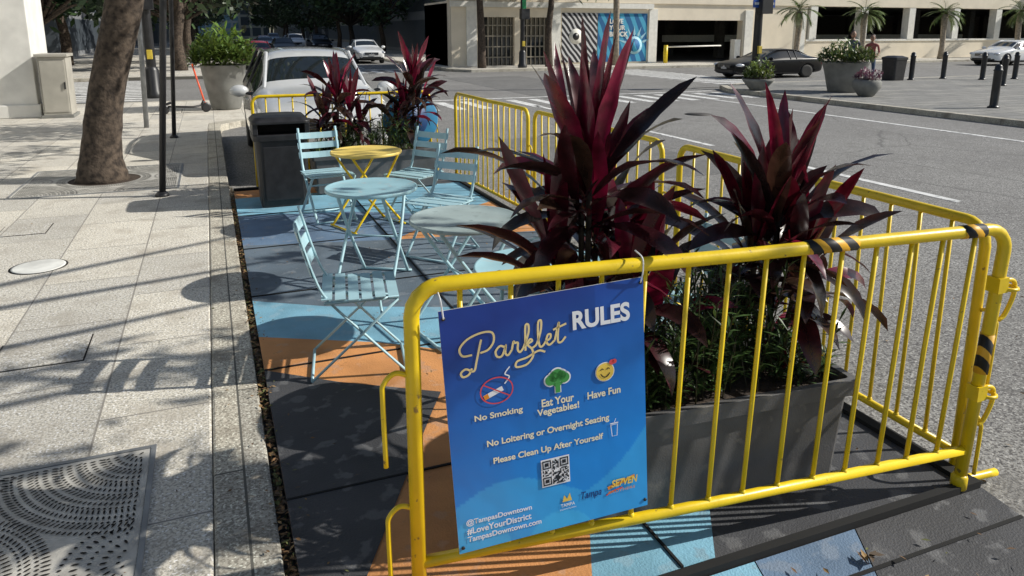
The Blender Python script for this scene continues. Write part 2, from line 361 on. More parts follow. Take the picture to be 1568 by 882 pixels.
def barrier(p0,p1,H=1.07,z0=0.,zb=.17,nb=14,hooks0=False,hooks1=False,lean=0,feet=True,taped=False,r=.019):
    a=Vector((p0[0],p0[1],z0)); b=Vector((p1[0],p1[1],z0)); d=(b-a); Ln=d.length; d.normalize(); nrm=Vector((-d.y,d.x,0))
    def P(s,z,o=0): return a+d*(s+lean*z*s/Ln)+Vector((0,0,z))+nrm*o
    mb=MB(); c=.09
    pts=[P(0,.02)]+[P(0,H-c)]+[P(c-c*math.cos(t),H-c+c*math.sin(t)) for t in [rad(x) for x in (20,40,60,75)]]
    pts+=[P(c,H),P(Ln*.25,H),P(Ln*.5,H-.003),P(Ln*.75,H),P(Ln-c,H)]+[P(Ln-c+c*math.sin(t),H-c+c*math.cos(t)) for t in [rad(x) for x in (20,40,60,75)]]
    pts+=[P(Ln,H-c),P(Ln,.02)]
    mb.tube(pts,r,0,12)
    mb.tube([P(.0,zb),P(Ln*.4,zb-.003),P(Ln,zb)],r*.85,0,8)
    for i in range(1,nb):
        s=Ln*i/nb+R.uniform(-.005,.005); bend=R.uniform(-.007,.007)
        mb.tube([P(s,zb),P(s+bend*.5,zb+(H-zb)*.5,bend),P(s,H)],.009,0,6)
        mb.lathe([(.013,-.01),(.010,.012)],tuple(P(s,zb+.014)),0,8)
    if feet:
        for s in (0.0,Ln):
            for sg in (1,-1):
                mb.tube(catmull([P(s,.16),P(s,.07,.0),P(s,.03,.08*sg),P(s,.018,.26*sg)],4),r*.85,0,8)
    else:
        for s in (0.0,Ln):
            mb.lathe([(r*1.3,0),(r*1.3,.05),(r,.06)],tuple(P(s,.005)),0,12)
    if hooks0:
        for (zt,zl) in ((.80,.52),(.36,.12)):
            mb.tube(catmull([P(0,zt+.0),P(-.05,zt+.02),P(-.085,zt-.01),P(-.09,zt-.06),P(-.088,zl)],5),.008,0,8)
    if hooks1:
        for zt in (.86,.42):
            q=P(Ln,zt); mb.box(q.x-.026,q.x+.026,q.y-.026,q.y+.026,zt+z0-.03,zt+z0+.03,0)
            mb.tube(catmull([P(Ln,zt),P(Ln+.05,zt+.012),P(Ln+.085,zt-.005),P(Ln+.09,zt-.06),P(Ln+.065,zt-.13),P(Ln+.04,zt-.15)],5),.009,0,8)
            c0=P(Ln+.055,zt-.02); mb.tube([c0+d*(.032*math.cos(t))+nrm*(.032*math.sin(t)) for t in [rad(x*30) for x in range(12)]],.008,0,6,closed=True)
    if taped:
        mb.tube([P(Ln*.60,H+.0005),P(Ln*.69,H)],r+.003,1,10); mb.tube([P(Ln*.90,H),P(Ln*.945,H)],r+.003,1,10)
        mb.tube([P(Ln,.50),P(Ln,.66)],r+.003,1,10)
    return mb.obj('crowd_barrier',[M_yellow,M_tape])
barrier((.485,1.98),(2.66,1.79),H=1.08,nb=15,hooks0=True,hooks1=True,taped=True,r=.0235,lean=.06,feet=False)
barrier((2.78,1.90),(2.84,4.06),z0=-.10,H=1.16,nb=14,hooks0=True,hooks1=True,r=.021)
barrier((2.82,4.24),(2.80,6.36),z0=-.10,H=1.16,nb=14,hooks0=True)
barrier((2.80,6.52),(2.74,8.62),z0=-.10,H=1.16,nb=14,hooks0=True)
barrier((2.52,8.99),(.42,9.02),z0=-.10,H=1.16,nb=14,hooks0=True)
mb=MB(); Mx=Matrix.Translation((2.26,8.955,.72))@Matrix.Rotation(rad(90),4,'X')
mb.lathe([(.34,0),(.35,.005),(.34,.012)],(0,0,0),0,36,M=Mx); mb.lathe([(.22,.013),(.22,.016)],(0,0,0),1,36,M=Mx); mb.obj('round_sign',[mat('round_sign_blue',(.03,.22,.42),.5),mat('round_sign_navy',(.015,.06,.18),.5)])

# ------------------------------------------------------------------ sign
def sign():
    bdir=Vector((2.18,-.19,0)).normalized(); nrm=Vector((-.0868,-.9963,0)).normalized()
    t=rad(3.6); ex=bdir*math.cos(t)+Vector((0,0,math.sin(t))); ey=-(nrm.cross(ex)).normalized()
    if ey.z>0: ey=-ey
    O=Vector((.555,1.943,1.008)); W,H=.652,.815
    def S(s,tt,k=0): return O+ex*(s*W)+ey*(tt*H)+nrm*(.0012*k)
    e=empty('parklet_rules_sign')
    m=bpy.data.materials.new('sign_print'); m.use_nodes=True; N=m.node_tree.nodes; L=m.node_tree.links; b=N['Principled BSDF']; b.inputs['Roughness'].default_value=.32
    at=N.new('ShaderNodeAttribute'); at.attribute_name='Col'; L.new(at.outputs['Color'],b.inputs['Base Color'])
    nn=N.new('ShaderNodeTexNoise'); nn.inputs['Scale'].default_value=6; tc=N.new('ShaderNodeTexCoord'); L.new(tc.outputs['Object'],nn.inputs[0])
    bp=N.new('ShaderNodeBump'); bp.inputs['Strength'].default_value=.3; bp.inputs['Distance'].default_value=.02; L.new(nn.outputs[0],bp.inputs['Height']); L.new(bp.outputs[0],b.inputs['Normal'])
    mb=MB()
    navy=Vector((.016,.055,.33)); blue=Vector((.012,.25,.74)); cy=Vector((.07,.50,.88))
    def colr(s,t):
        k=min(1,max(0,(t-.05+.25*(s-.4))/.74)); c=navy.lerp(blue,k**1.0)
        wave=.82-.09*math.sin(s*5.2+.2)-.75*max(0,s-.66)
        if t>wave: c=c.lerp(cy,.42)
        if (s-.10)**2*1.0+(t-1.02)**2<.026 or (s-.52)**2+(t-1.08)**2*1.4<.035: c=c.lerp(cy,.5)
        if t<.22+.10*math.sin(s*6) and s<.75: c=c*.85
        return tuple(c)
    n=110
    vs=[S(i/n,j/n,0) for j in range(n+1) for i in range(n+1)]
    o=len(mb.v); mb.add(vs,[(j*(n+1)+i,(j+1)*(n+1)+i,(j+1)*(n+1)+i+1,j*(n+1)+i+1) for j in range(n) for i in range(n)],0,(1,1,1),True)
    for j in range(n+1):
        for i in range(n+1): mb.c[o+j*(n+1)+i]=colr(i/n,j/n)
    vs=[S(0,0,-1),S(1,0,-1),S(1,1,-1),S(0,1,-1),S(0,0,-3.5),S(1,0,-3.5),S(1,1,-3.5),S(0,1,-3.5)]
    mb.add(vs,[(0,1,2,3),(4,5,6,7),(0,1,5,4),(1,2,6,5),(2,3,7,6),(3,0,4,7)],1)
    white=mat('print_white',(.85,.87,.9),.4,var=.02); gold=mat('print_gold',(.85,.68,.32),.4,var=.03); cream=mat('print_cream',(.88,.80,.55),.4,var=.03)
    mb.obj('board',[m,mat('board_edge',(.5,.52,.55),.5)],parent=e)
    black=mat('print_black',(.01,.01,.015),.4); green=mat('print_green',(.06,.32,.07),.4); yel=mat('print_yellow',(.90,.62,.10),.4); red=mat('print_red',(.75,.08,.09),.4); orange=mat('print_orange',(.85,.30,.02),.4); navym=mat('print_navy',(.01,.04,.22),.4)
    pm=[white,gold,cream,black,green,yel,red,orange,navym]
    mb=MB()
    def ribbon(pts,w,mi,k=1,n=6,closed=False):
        P=catmull([Vector((p[0]*W,p[1]*H,0)) for p in pts],n) if n else [Vector((p[0]*W,p[1]*H,0)) for p in pts]
        vs=[]
        for i,p in enumerate(P):
            a=P[max(0,i-1)]; b=P[min(len(P)-1,i+1)]; d=(b-a); d=d.normalized() if d.length>1e-9 else Vector((1,0,0)); q=Vector((-d.y,d.x,0))*w/2
            for r_ in (p+q,p-q): vs.append(S(r_.x/W,r_.y/H,k+.0))
        mb.add(vs,[(2*i,2*i+1,2*i+3,2*i+2) for i in range(len(P)-1)],mi)
    def disc(s,t,r,mi,k=1,a0=0,a1=360,n=24,sy=1):
        vs=[S(s,t,k)]+[S(s+r*math.cos(rad(a0+(a1-a0)*i/n))/W,t+sy*r*math.sin(rad(a0+(a1-a0)*i/n))/H,k) for i in range(n+1)]
        mb.add(vs,[(0,i+1,i+2) for i in range(n)],mi)
    st=[[(.2,-.4),(-.1,-.9),(-.6,-1.0),(-.75,-.6),(-.3,-.35),(.35,-.7),(.65,.2),(1.0,1.5),(1.15,2.0)],
        [(.3,.8),(-.5,.9),(-.7,1.6),(0,2.3),(1.2,2.6),(2.1,2.4),(2.2,1.6),(1.7,.95),(1.0,.8)],
        [(3.1,.8),(2.7,1.0),(2.3,.6),(2.4,.1),(2.8,.05),(3.12,.7),(3.2,.95),(3.12,.25),(3.35,.0),(3.7,.4)],
        [(3.7,.4),(3.88,1.1),(4.0,.95),(4.25,.9),(4.2,.3),(4.4,0),(4.7,.3)],
        [(4.7,.3),(5.2,1.5),(5.25,2.3),(5.0,2.3),(4.92,1.2),(4.88,0)],
        [(4.9,.4),(5.3,.95),(5.5,.75),(5.1,.5),(5.45,.0),(5.5,-.7),(4.9,-1.3),(4.0,-1.3),(4.1,-.8),(5,-.65),(6.0,-.3),(6.6,-.55)],
        [(5.5,.1),(5.9,.4),(6.3,1.5),(6.38,2.4),(6.12,2.3),(6.05,1),(6.15,.1),(6.4,.05),(6.7,.4)],
        [(6.7,.4),(7.1,.6),(7.15,.95),(6.9,.95),(6.75,.4),(7,0),(7.5,.3)],
        [(7.5,.3),(7.95,1.9),(7.82,.9),(7.8,.1),(8.1,0),(8.5,.4)],[(7.4,1.3),(8.6,1.6)]]
    for s_ in st:
        ribbon([(.115+(x+.1)*.0555,.222-(y+.06*x)*.043) for x,y in s_],.0066,1,2)
    c=(.24,.345)
    ribbon([(c[0]+.078*math.cos(rad(a)),c[1]+.052*math.sin(rad(a))) for a in range(0,361,20)],.004,6,3)
    ribbon([(c[0]-.06,c[1]-.03),(c[0]+.06,c[1]+.03)],.004,6,3,n=0)
    ribbon([(c[0]-.062,c[1]+.022),(c[0]+.03,c[1]-.004)],.016,0,2,n=0); ribbon([(c[0]-.062,c[1]+.022),(c[0]-.04,c[1]+.016)],.016,7,2.5,n=0)
    ribbon([(c[0]+.04,c[1]-.02),(c[0]+.065,c[1]-.045),(c[0]+.045,c[1]-.06),(c[0]+.07,c[1]-.085)],.004,0,2)
    c=(.54,.36)
    for dx,dy,r_ in ((-.035,-.01,.019),(.035,-.012,.019),(0,-.028,.022),(-.018,-.022,.018),(.02,-.024,.018)): disc(c[0]+dx,c[1]+dy,r_+.003,0,2); 
    for dx,dy,r_ in ((-.035,-.01,.017),(.035,-.012,.017),(0,-.028,.020),(-.018,-.022,.016),(.02,-.024,.016)): disc(c[0]+dx,c[1]+dy,r_,4,3)
    ribbon([(c[0],c[1]-.005),(c[0],c[1]+.047)],.022,0,2.3,n=0)
    ribbon([(c[0],c[1]-.005),(c[0],c[1]+.045)],.016,4,3.3,n=0); ribbon([(c[0],c[1]+.02),(c[0]-.03,c[1]+.0)],.009,4,2.6,n=0); ribbon([(c[0],c[1]+.02),(c[0]+.03,c[1]+.0)],.009,4,2.6,n=0)
    c=(.785,.36); disc(c[0],c[1],.033,0,2); disc(c[0],c[1],.030,5,3)
    ribbon([(c[0]-.024,c[1]+.006),(c[0]-.012,c[1]+.018),(c[0],c[1]+.021),(c[0]+.012,c[1]+.018),(c[0]+.024,c[1]+.006)],.0035,3,4); ribbon([(c[0]-.024,c[1]-.01),(c[0]-.016,c[1]-.015),(c[0]-.008,c[1]-.01)],.003,3,4); ribbon([(c[0]+.024,c[1]-.01),(c[0]+.016,c[1]-.015),(c[0]+.008,c[1]-.01)],.003,3,4); disc(c[0]+.036,c[1]-.036,.009,6,4); disc(c[0]+.05,c[1]-.038,.008,6,4)
    c=(.825,.615); ribbon([(c[0]-.018,c[1]-.02),(c[0]-.012,c[1]+.03),(c[0]+.014,c[1]+.03),(c[0]+.018,c[1]-.02),(c[0]-.018,c[1]-.02)],.0025,0,2,n=0); ribbon([(c[0]-.022,c[1]-.026),(c[0]+.022,c[1]-.026)],.004,0,2,n=0); ribbon([(c[0],c[1]-.026),(c[0]+.01,c[1]-.045)],.002,0,2,n=0)
    q0,q1,qw=.44,.685,.135; n=21; qh=qw*W/H
    mb.add([S(q0-.006,q1-.006,2),S(q0+qw+.006,q1-.006,2),S(q0+qw+.006,q1+qh+.006,2),S(q0-.006,q1+qh+.006,2)],[(0,1,2,3)],0)
    for i in range(n):
        for j in range(n):
            on=R.random()<.5
            for (fi,fj) in ((0,0),(n-7,0),(0,n-7)):
                if fi-1<=i<=fi+7 and fj-1<=j<=fj+7:
                    d_=max(abs(i-fi-3),abs(j-fj-3)); on = d_ in (0,1,3)
            if on:
                a,b_=q0+qw*i/n,q1+qh*j/n; mb.add([S(a,b_,3),S(a+qw/n,b_,3),S(a+qw/n,b_+qh/n,3),S(a,b_+qh/n,3)],[(0,1,2,3)],3)
    mb.add([S(.535,.885,2),S(.545,.855,2),S(.56,.875,2),S(.575,.85,2),S(.585,.885,2)],[(0,1,2,3,4)],5)
    ribbon([(.78,.875),(.93,.845)],.012,7,2,n=0); ribbon([(.77,.905),(.80,.893),(.86,.885)],.005,6,2)
    mb.obj('printed_graphics',pm,parent=e)
    def text(body,s0,s1,t0,t1,m_,k=2,off=.0,shear=0,spacing=1):
        cu=bpy.data.curves.new('txt','FONT'); cu.body=body; cu.size=1; cu.offset=off; cu.shear=shear; cu.space_character=spacing
        o=bpy.data.objects.new('txt',cu); scene.collection.objects.link(o); bpy.context.view_layer.update()
        dg=bpy.context.evaluated_depsgraph_get(); me=bpy.data.meshes.new_from_object(o.evaluated_get(dg))
        bpy.data.objects.remove(o)
        xs=[v.co.x for v in me.vertices]; ys=[v.co.y for v in me.vertices]; a,b_,c_,d_=min(xs),max(xs),min(ys),max(ys)
        for v in me.vertices:
            v.co=S(s0+(v.co.x-a)/(b_-a)*(s1-s0), t1-(v.co.y-c_)/(d_-c_)*(t1-t0), k)
        me.materials.clear(); me.materials.append(m_); ob=bpy.data.objects.new('lettering',me); scene.collection.objects.link(ob); ob.parent=e
    text('RULES',.63,.925,.088,.165,white,off=.035)
    text('No Smoking',.125,.36,.430,.462,cream,off=.025)
    text('Eat Your',.455,.62,.422,.455,cream,off=.025); text('Vegetables!',.43,.645,.460,.497,cream,off=.025)
    text('Have Fun',.69,.865,.432,.463,cream,off=.025)
    text('No Loitering or Overnight Seating',.175,.80,.543,.578,cream,off=.025)
    text('Please Clean Up After Yourself',.20,.765,.620,.654,cream,off=.025)
    text('@TampasDowntown',.045,.375,.858,.888,white,off=.02); text('#LoveYourDistrict',.045,.37,.895,.925,white,off=.02); text('TampasDowntown.com',.045,.42,.932,.962,white,off=.02)
    text('TAMPA',.525,.60,.893,.908,white,off=.01); text('DOWNTOWN',.52,.605,.915,.922,white)
    text('Tampa',.635,.745,.862,.905,navym,shear=.3,off=.01)
    text('SE7VEN',.80,.945,.842,.875,yel,k=3,shear=.2,off=.03); text('BROTHERS',.78,.93,.888,.900,orange,k=3,shear=.2)
    mb=MB()
    for s_,t_ in ((.02,.03),(.985,.02),(.02,.975),(.985,.97)):
        mb.lathe([(.006,0),(.006,.002)],(0,0,0),0,12,M=Matrix.Translation(S(s_,t_,1))@nrm.to_track_quat('Z','Y').to_matrix().to_4x4())
    mb.tube(catmull([S(.985,.02,2),S(.99,-.03,12),S(.985,-.085,16),S(.98,-.1,-20)],4),.0025,1,6)
    mb.tube(catmull([S(.02,.03,2),S(.015,-.01,10),S(.01,-.05,14),S(.01,-.07,-20)],4),.0025,1,6)
    mb.obj('cable_ties',[M_blackmetal,white],parent=e)
sign()

# ------------------------------------------------------------------ furniture
def chair_mesh():
    mb=MB(); w=.20
    for sy in (-1,1):
        y=sy*w
        mb.tube(catmull([(.24,y*.93,.01),(.02,y*.93,.25),(-.155,y*.93,.45),(-.22,y*.93,.60),(-.29,y*.93,.86)],5),.0135,0,6,flat=.55)
        mb.tube([(-.25,y*1.03,.01),(.02,y*1.03,.255),(.205,y*1.03,.43)],.0135,0,6,flat=.55)
        mb.tube([(-.17,y,.432),(.21,y,.437)],.010,0,6)
        mb.lathe([(.012,-.01),(.012,.01)],(0,0,0),0,8,M=Matrix.Translation((.015,y*.98,.252))@Matrix.Rotation(rad(90),4,'X'))
    mb.tube([(.24,-w,.012),(.24,w,.012)],.009,0,6); mb.tube([(-.25,-w,.012),(-.25,w,.012)],.009,0,6)
    mb.tube([(.12,-w,.355),(.12,w,.355)],.008,0,6)
    for i in range(6):
        x=-.155+i*.068; zz=.445+.006*math.cos(i*1.2)-(.012 if i==5 else 0)
        mb.box(x-.027,x+.027,-.215,.215,zz,zz+.006,0)
    for i,z in enumerate((.60,.69,.785)):
        x=-.222-.27*(z-.60); M=Matrix.Translation((x,0,z))@Matrix.Rotation(rad(-14),4,'Y')
        n=6; h=.030
        for j in range(n):
            y0=-.205+.41*j/n; y1=-.205+.41*(j+1)/n; b0=-.03*(1-(2*j/n-1)**2); b1=-.03*(1-(2*(j+1)/n-1)**2)
            vs=[M@Vector(p) for p in ((b0+.003,y0,-h),(b1+.003,y1,-h),(b1+.003,y1,h),(b0+.003,y0,h),(b0-.003,y0,-h),(b1-.003,y1,-h),(b1-.003,y1,h),(b0-.003,y0,h))]
            mb.add(vs,[(0,1,2,3),(7,6,5,4),(3,2,6,7),(4,5,1,0)],0)
    return mb
cm=chair_mesh().mesh('bistro_chair',[M_ltblue])
for (x,y,f) in ((.645,3.84,(1,-.16)),(1.66,5.66,(-.70,-.62)),(1.77,6.90,(-.75,-.55)),(.98,7.22,(.15,-1)),(2.05,2.95,(-1,.1))):
    inst('bistro_chair',cm,(x,y,.006),math.atan2(f[1],f[0]))
def table_mesh(top,leg,name):
    mb=MB()
    mb.lathe([(.30,.690),(.322,.690),(.326,.695),(.326,.712),(.322,.716),(.314,.714),(.308,.711),(.2,.711),(.01,.711)],(0,0,0),0,48)
    for sy in (-1,1):
        y=.20*sy
        mb.tube(catmull([(-.27,y,.012),(0,y,.35),(.22,y*.9,.66),(.22,y*.9,.69)],5),.012,1,6)
        mb.tube(catmull([(.27,y*.85,.012),(0,y*.85,.35),(-.22,y*.8,.66),(-.22,y*.8,.69)],5),.012,1,6)
    for x in (-.27,): mb.tube([(x,-.23,.012),(x,.23,.012)],.010,1,6)
    mb.tube([(.27,-.2,.012),(.27,.2,.012)],.010,1,6)
    mb.tube([(-.22,-.17,.682),(-.22,.17,.682)],.01,1,6); mb.tube([(.22,-.18,.682),(.22,.18,.682)],.01,1,6); mb.tube([(0,-.2,.35),(0,.2,.35)],.007,1,6)
    mb.tube([(-.24,-.17,.68),(.24,-.17,.68)],.008,1,4)
    return mb.mesh(name,[top,leg])
M_tgrey=mat('table_grey_blue',(.36,.44,.43),.36,var=.10,scale=5,spots=(.28,.35,.34),spot_scale=18,spot_t=.64)
M_tblue=mat('table_blue',(.34,.56,.62),.36,var=.08,scale=5,spots=(.40,.53,.56),spot_scale=14,spot_t=.62)
M_tyel=mat('table_yellow',(.84,.63,.16),.4,var=.06,scale=5)
tA=table_mesh(M_tyel,M_yellow,'tA'); tB=table_mesh(M_tblue,M_ltblue,'tB'); tC=table_mesh(M_tgrey,M_ltblue,'tC')
inst('bistro_table',tA,(1.28,6.77,.004),rad(20)); inst('bistro_table',tB,(1.0,5.15,.004),rad(60)); inst('bistro_table',tC,(1.33,4.05,.004),rad(10)); inst('bistro_table',tB,(1.38,3.03,.004),rad(70))

def rrect(hx,hy,r,n=5):
    out=[]
    for (cx,cy,a0) in ((hx-r,hy-r,0),(-hx+r,hy-r,90),(-hx+r,-hy+r,180),(hx-r,-hy+r,270)):
        for i in range(n+1):
            a=rad(a0+90*i/n); out.append((cx+r*math.cos(a),cy+r*math.sin(a)))
    return out
def loft(mb,secs,mi=0,cx=0,cy=0,cap=True,smooth=False):
    n=len(secs[0][0]); vs=[]
    for pts,z in secs: vs+=[(cx+x,cy+y,z) for x,y in pts]
    fs=[(i*n+j,i*n+(j+1)%n,(i+1)*n+(j+1)%n,(i+1)*n+j) for i in range(len(secs)-1) for j in range(n)]
    if cap: fs+= [tuple(range(n))[::-1],tuple((len(secs)-1)*n+j for j in range(n))]
    mb.add(vs,fs,mi,(1,1,1),smooth)
mb=MB(); bx,by=.63,8.10
loft(mb,[(rrect(.235,.235,.05),.0),(rrect(.26,.26,.06),.70),(rrect(.262,.262,.06),.71)],0,bx,by)
loft(mb,[(rrect(.285,.285,.07),.70),(rrect(.285,.285,.07),.76),(rrect(.275,.275,.07),.765)],0,bx,by)
for sx in (-1,1):
    mb.box(bx+sx*.255-.025,bx+sx*.255+.025,by-.27,by+.27,.765,.875,0)
mb.box(bx-.23,bx+.23,by+.20,by+.26,.765,.875,0); mb.box(bx-.23,bx+.23,by-.05,by+.19,.766,.86,1)
loft(mb,[(rrect(.29,.29,.07),.872),(rrect(.29,.29,.07),.90),(rrect(.25,.25,.08),.94),(rrect(.15,.15,.08),.955)],0,bx,by)
mb.box(bx-.19,bx+.19,by-.262,by-.248,.08,.64,0)
mb.obj('trash_bin',[M_black,M_hole],bevel=.006)

def planter_box(name,x0,x1,y0,y1,h,rot=0):
    mb=MB(); cx,cy=(x0+x1)/2,(y0+y1)/2; hx,hy=(x1-x0)/2,(y1-y0)/2
    loft(mb,[(rrect(hx-.03,hy-.03,.02,2),.012),(rrect(hx-.01,hy-.01,.02,2),h-.07),(rrect(hx+.012,hy+.012,.02,2),h-.068),(rrect(hx+.02,hy+.02,.02,2),h),(rrect(hx-.01,hy-.01,.02,2),h),(rrect(hx-.015,hy-.015,.02,2),h-.05)],0)
    loft(mb,[(rrect(hx-.012,hy-.012,.02,2),h-.05),(rrect(hx-.012,hy-.012,.02,2),h-.045)],1)
    o=mb.obj(name,[M_planter,M_soil],loc=(cx,cy,.006),rot=rot,bevel=.004); return o
planter_box('planter_box',.98,2.27,2.03,2.52,.46,rad(-4.0))
planter_box('planter_box',.98,2.42,8.25,8.72,.46)

def leaf(mb,base,az,el,Ln,W,droop,c0,c1,n=8,fold=.22,tw=0,mi=0,curlm=.25):
    p=Vector(base); e=el; side=Vector((-math.sin(az),math.cos(az),0)); vs=[];cs=[]
    curl=R.uniform(-curlm,curlm)
    for i in range(n+1):
        t=i/n; d=Vector((math.cos(az)*math.cos(e),math.sin(az)*math.cos(e),math.sin(e)))
        up=side.cross(d).normalized()*-1
        if up.z<0 and abs(e)<1.5: up=-up
        sd=(side*math.cos(tw*t)+up*math.sin(tw*t))
        w=W/2*(.14+ .86*math.sin(math.pi*min(1,max(0,(t-.06)/.94))**.9)**.85 if t<.999 else .02)
        if t>.9 and t<.999: w*=.6
        wv=.08*w*math.sin(t*17+az*3)
        vs+=[p+sd*w+up*(fold*w+wv),p,p-sd*w+up*(fold*w-wv)]
        cc=tuple(a+(b-a)*t for a,b in zip(c0,c1)); ed=(min(1,cc[0]*1.6),cc[1]*1.3,cc[2]*1.5)
        cs+=[ed,tuple(x*.8 for x in cc),ed]
        p=p+d*(Ln/n); e-=droop/n*(.5+t); az+=curl/n
    fs=[]
    for i in range(n): fs+=[(3*i,3*i+1,3*i+4,3*i+3),(3*i+1,3*i+2,3*i+5,3*i+4)]
    o=len(mb.v); mb.add(vs,fs,mi,(1,1,1),True)
    for i,c in enumerate(cs): mb.c[o+i]=c
def ti_head(mb,c,n,Ln,W,hot=.24,dark=1.0):
    off=R.uniform(0,6)
    for i in range(n):
        f=(i+.5)/n; az=off+i*2.39996+R.uniform(-.35,.35)
        if f<.22: el=rad(85-62*f+R.uniform(-8,6)); dr=rad(R.uniform(0,22))
        else: el=rad(68-100*(f-.22)+R.uniform(-14,14)); dr=rad(25+65*f+R.uniform(-20,35))
        rr=R.random()
        if f<hot and rr<.7: c0=(.10,.005,.016); c1=(.065,.006,.013)
        elif f<hot: c0=(.22,.008,.045); c1=(.11,.008,.024)
        elif rr<.30: c0=(.048,.028,.017); c1=(.036,.024,.015)
        elif rr<.62: c0=(.042,.007,.011); c1=(.030,.008,.010)
        elif rr<.72: c0=(.18,.009,.035); c1=(.06,.007,.014)
        else: c0=(.026,.012,.012); c1=(.020,.012,.010)
        k=R.uniform(.7,1.25)*dark; c0=tuple(x*k for x in c0); c1=tuple(x*k for x in c1)
        l=Ln*(.85+.35*math.sin(math.pi*min(1,f+.25)))*R.uniform(.8,1.12)
        leaf(mb,(c[0]+.018*math.cos(az),c[1]+.018*math.sin(az),c[2]-.24*f),az,el,l,W*R.uniform(.7,1.1)*(.8 if f<.1 else 1),dr,c0,c1,tw=R.uniform(-1.1,1.1),curlm=.6)
def ti_plant(x,y,zs,heads,name='ti_plant'):
    mb=MB()
    for (dx,dy,z,n,Ln,W) in heads:
        mb.tube(catmull([(x+dx*.2,y+dy*.2,zs),(x+dx*.8,y+dy*.8,(zs+z)*.5),(x+dx,y+dy,z-.02)],5),.012,1,6,col=(.1,.08,.06))
        ti_head(mb,(x+dx,y+dy,z),n,Ln,W)
    return mb.obj(name,[M_ti,M_bark])
ti_plant(1.25,2.34,.41,[(0,0,1.32,32,.46,.100),(.06,.05,1.10,26,.45,.098),(.15,-.05,.90,20,.40,.092),(-.10,.05,.98,22,.42,.088),(.27,.0,.72,14,.36,.085),(-.02,.02,1.2,12,.52,.07)])
ti_plant(2.08,2.28,.41,[(0,0,1.14,28,.42,.092),(-.08,.04,.98,22,.40,.088),(.10,-.03,.92,22,.40,.088),(.05,.06,.72,18,.36,.08),(.0,.0,1.05,10,.48,.065)])
ti_plant(1.30,8.45,.41,[(0,0,1.12,26,.44,.095),(.14,.02,.95,22,.42,.09),(-.14,.02,.88,20,.40,.09),(.25,0,.8,14,.36,.085)])
ti_plant(2.18,8.50,.41,[(0,0,1.25,26,.46,.095),(.08,.05,1.02,22,.42,.09),(-.1,0,.92,20,.40,.09),(-.2,0,.8,14,.36,.085)])
def bushy(name,x0,x1,y0,y1,z0,z1,nst,col=(.035,.075,.02),ll=.065,lw=.012):
    mb=MB()
    for i in range(nst):
        x,y=R.uniform(x0,x1),R.uniform(y0,y1); h=R.uniform(.45,1)*(z1-z0); a=R.uniform(0,6.28); ln=R.uniform(0,.14)
        tip=Vector((x+ln*math.cos(a),y+ln*math.sin(a),z0+h)); b=Vector((x,y,z0))
        mb.tube([b,(b+tip)/2,tip],.003,0,4,col=(.05,.045,.02))
        for j in range(30):
            t=.1+.9*j/29; p=b.lerp(tip,t); k=R.uniform(.5,1.7)
            leaf(mb,p,R.uniform(0,6.28),rad(R.uniform(0,60)),ll*R.uniform(.7,1.5),lw,rad(30),tuple(c*k for c in col),tuple(c*k*1.2 for c in col),n=2)
    return mb.obj(name,[M_shrub])
bushy('shrub',1.40,2.02,2.10,2.45,.41,.92,100)
bushy('shrub',1.02,1.5,2.08,2.42,.41,.70,55)
bushy('shrub',2.0,2.2,2.08,2.4,.41,.66,20)
bushy('shrub',1.35,2.2,8.3,8.6,.41,.88,80,col=(.06,.12,.03))
bushy('shrub',1.0,1.4,8.28,8.6,.41,.68,30,col=(.06,.12,.03))

# ------------------------------------------------------------------ trees
def tree(name,x,y,path,radii,clumps,leaf_s=.09,nleaf=330,col=(.045,.09,.025)):
    e=empty(name,(0,0,0)); mb=MB()
    pts=catmull([(x+a,y+b,c) for a,b,c in path],6); k=len(pts)
    rs=[]
    for i in range(k):
        t=i/(k-1)*(len(radii)-1); j=min(int(t),len(radii)-2); rs.append((radii[j]+(radii[j+1]-radii[j])*(t-j))*R.uniform(.97,1.03))
    mb.tube(pts,rs,0,18)
    top=Vector(pts[-1])
    for c in clumps:
        cc=Vector(c[:3]); mid=(top+cc)/2+Vector((R.uniform(-.3,.3),R.uniform(-.3,.3),R.uniform(-.2,.5)))
        mb.tube(catmull([top-Vector((0,0,.3)),mid,cc],4),[.08*(1-i/9)+.012 for i in range(9)],0,6)
    mb.obj('trunk_and_limbs',[M_bark],parent=e)
    mb=MB()
    for c in clumps:
        cc=Vector(c[:3]); r=c[3]
        for i in range(int(nleaf*(r/.9)**2)):
            d=Vector((R.gauss(0,1),R.gauss(0,1),R.gauss(0,.7))).normalized()*r*R.random()**.45
            p=cc+d; u=Vector((R.gauss(0,1),R.gauss(0,1),R.gauss(0,1))).normalized(); w=u.orthogonal().normalized(); s=leaf_s*R.uniform(.6,1.3)
            kk=R.uniform(.5,1.6); mb.add([p-u*s,p+w*s*.5,p+u*s,p-w*s*.5],[(0,1,2,3)],0,tuple(q*kk for q in col))
    mb.obj('foliage',[M_leaf],parent=e)
RT=random.Random(5)
clA=[(-1.3+RT.uniform(-4,5.5),10+RT.uniform(-3.2,5),RT.uniform(3.6,6.2),RT.uniform(.6,1.1)) for i in range(26)]
tree('oak_tree',-1.31,10.2,[(-.02,0,-.01),(0,0,.35),(.14,-.05,1.1),(.46,-.18,2.2),(.62,-.22,3.2)],[.31,.225,.20,.205,.18],clA)
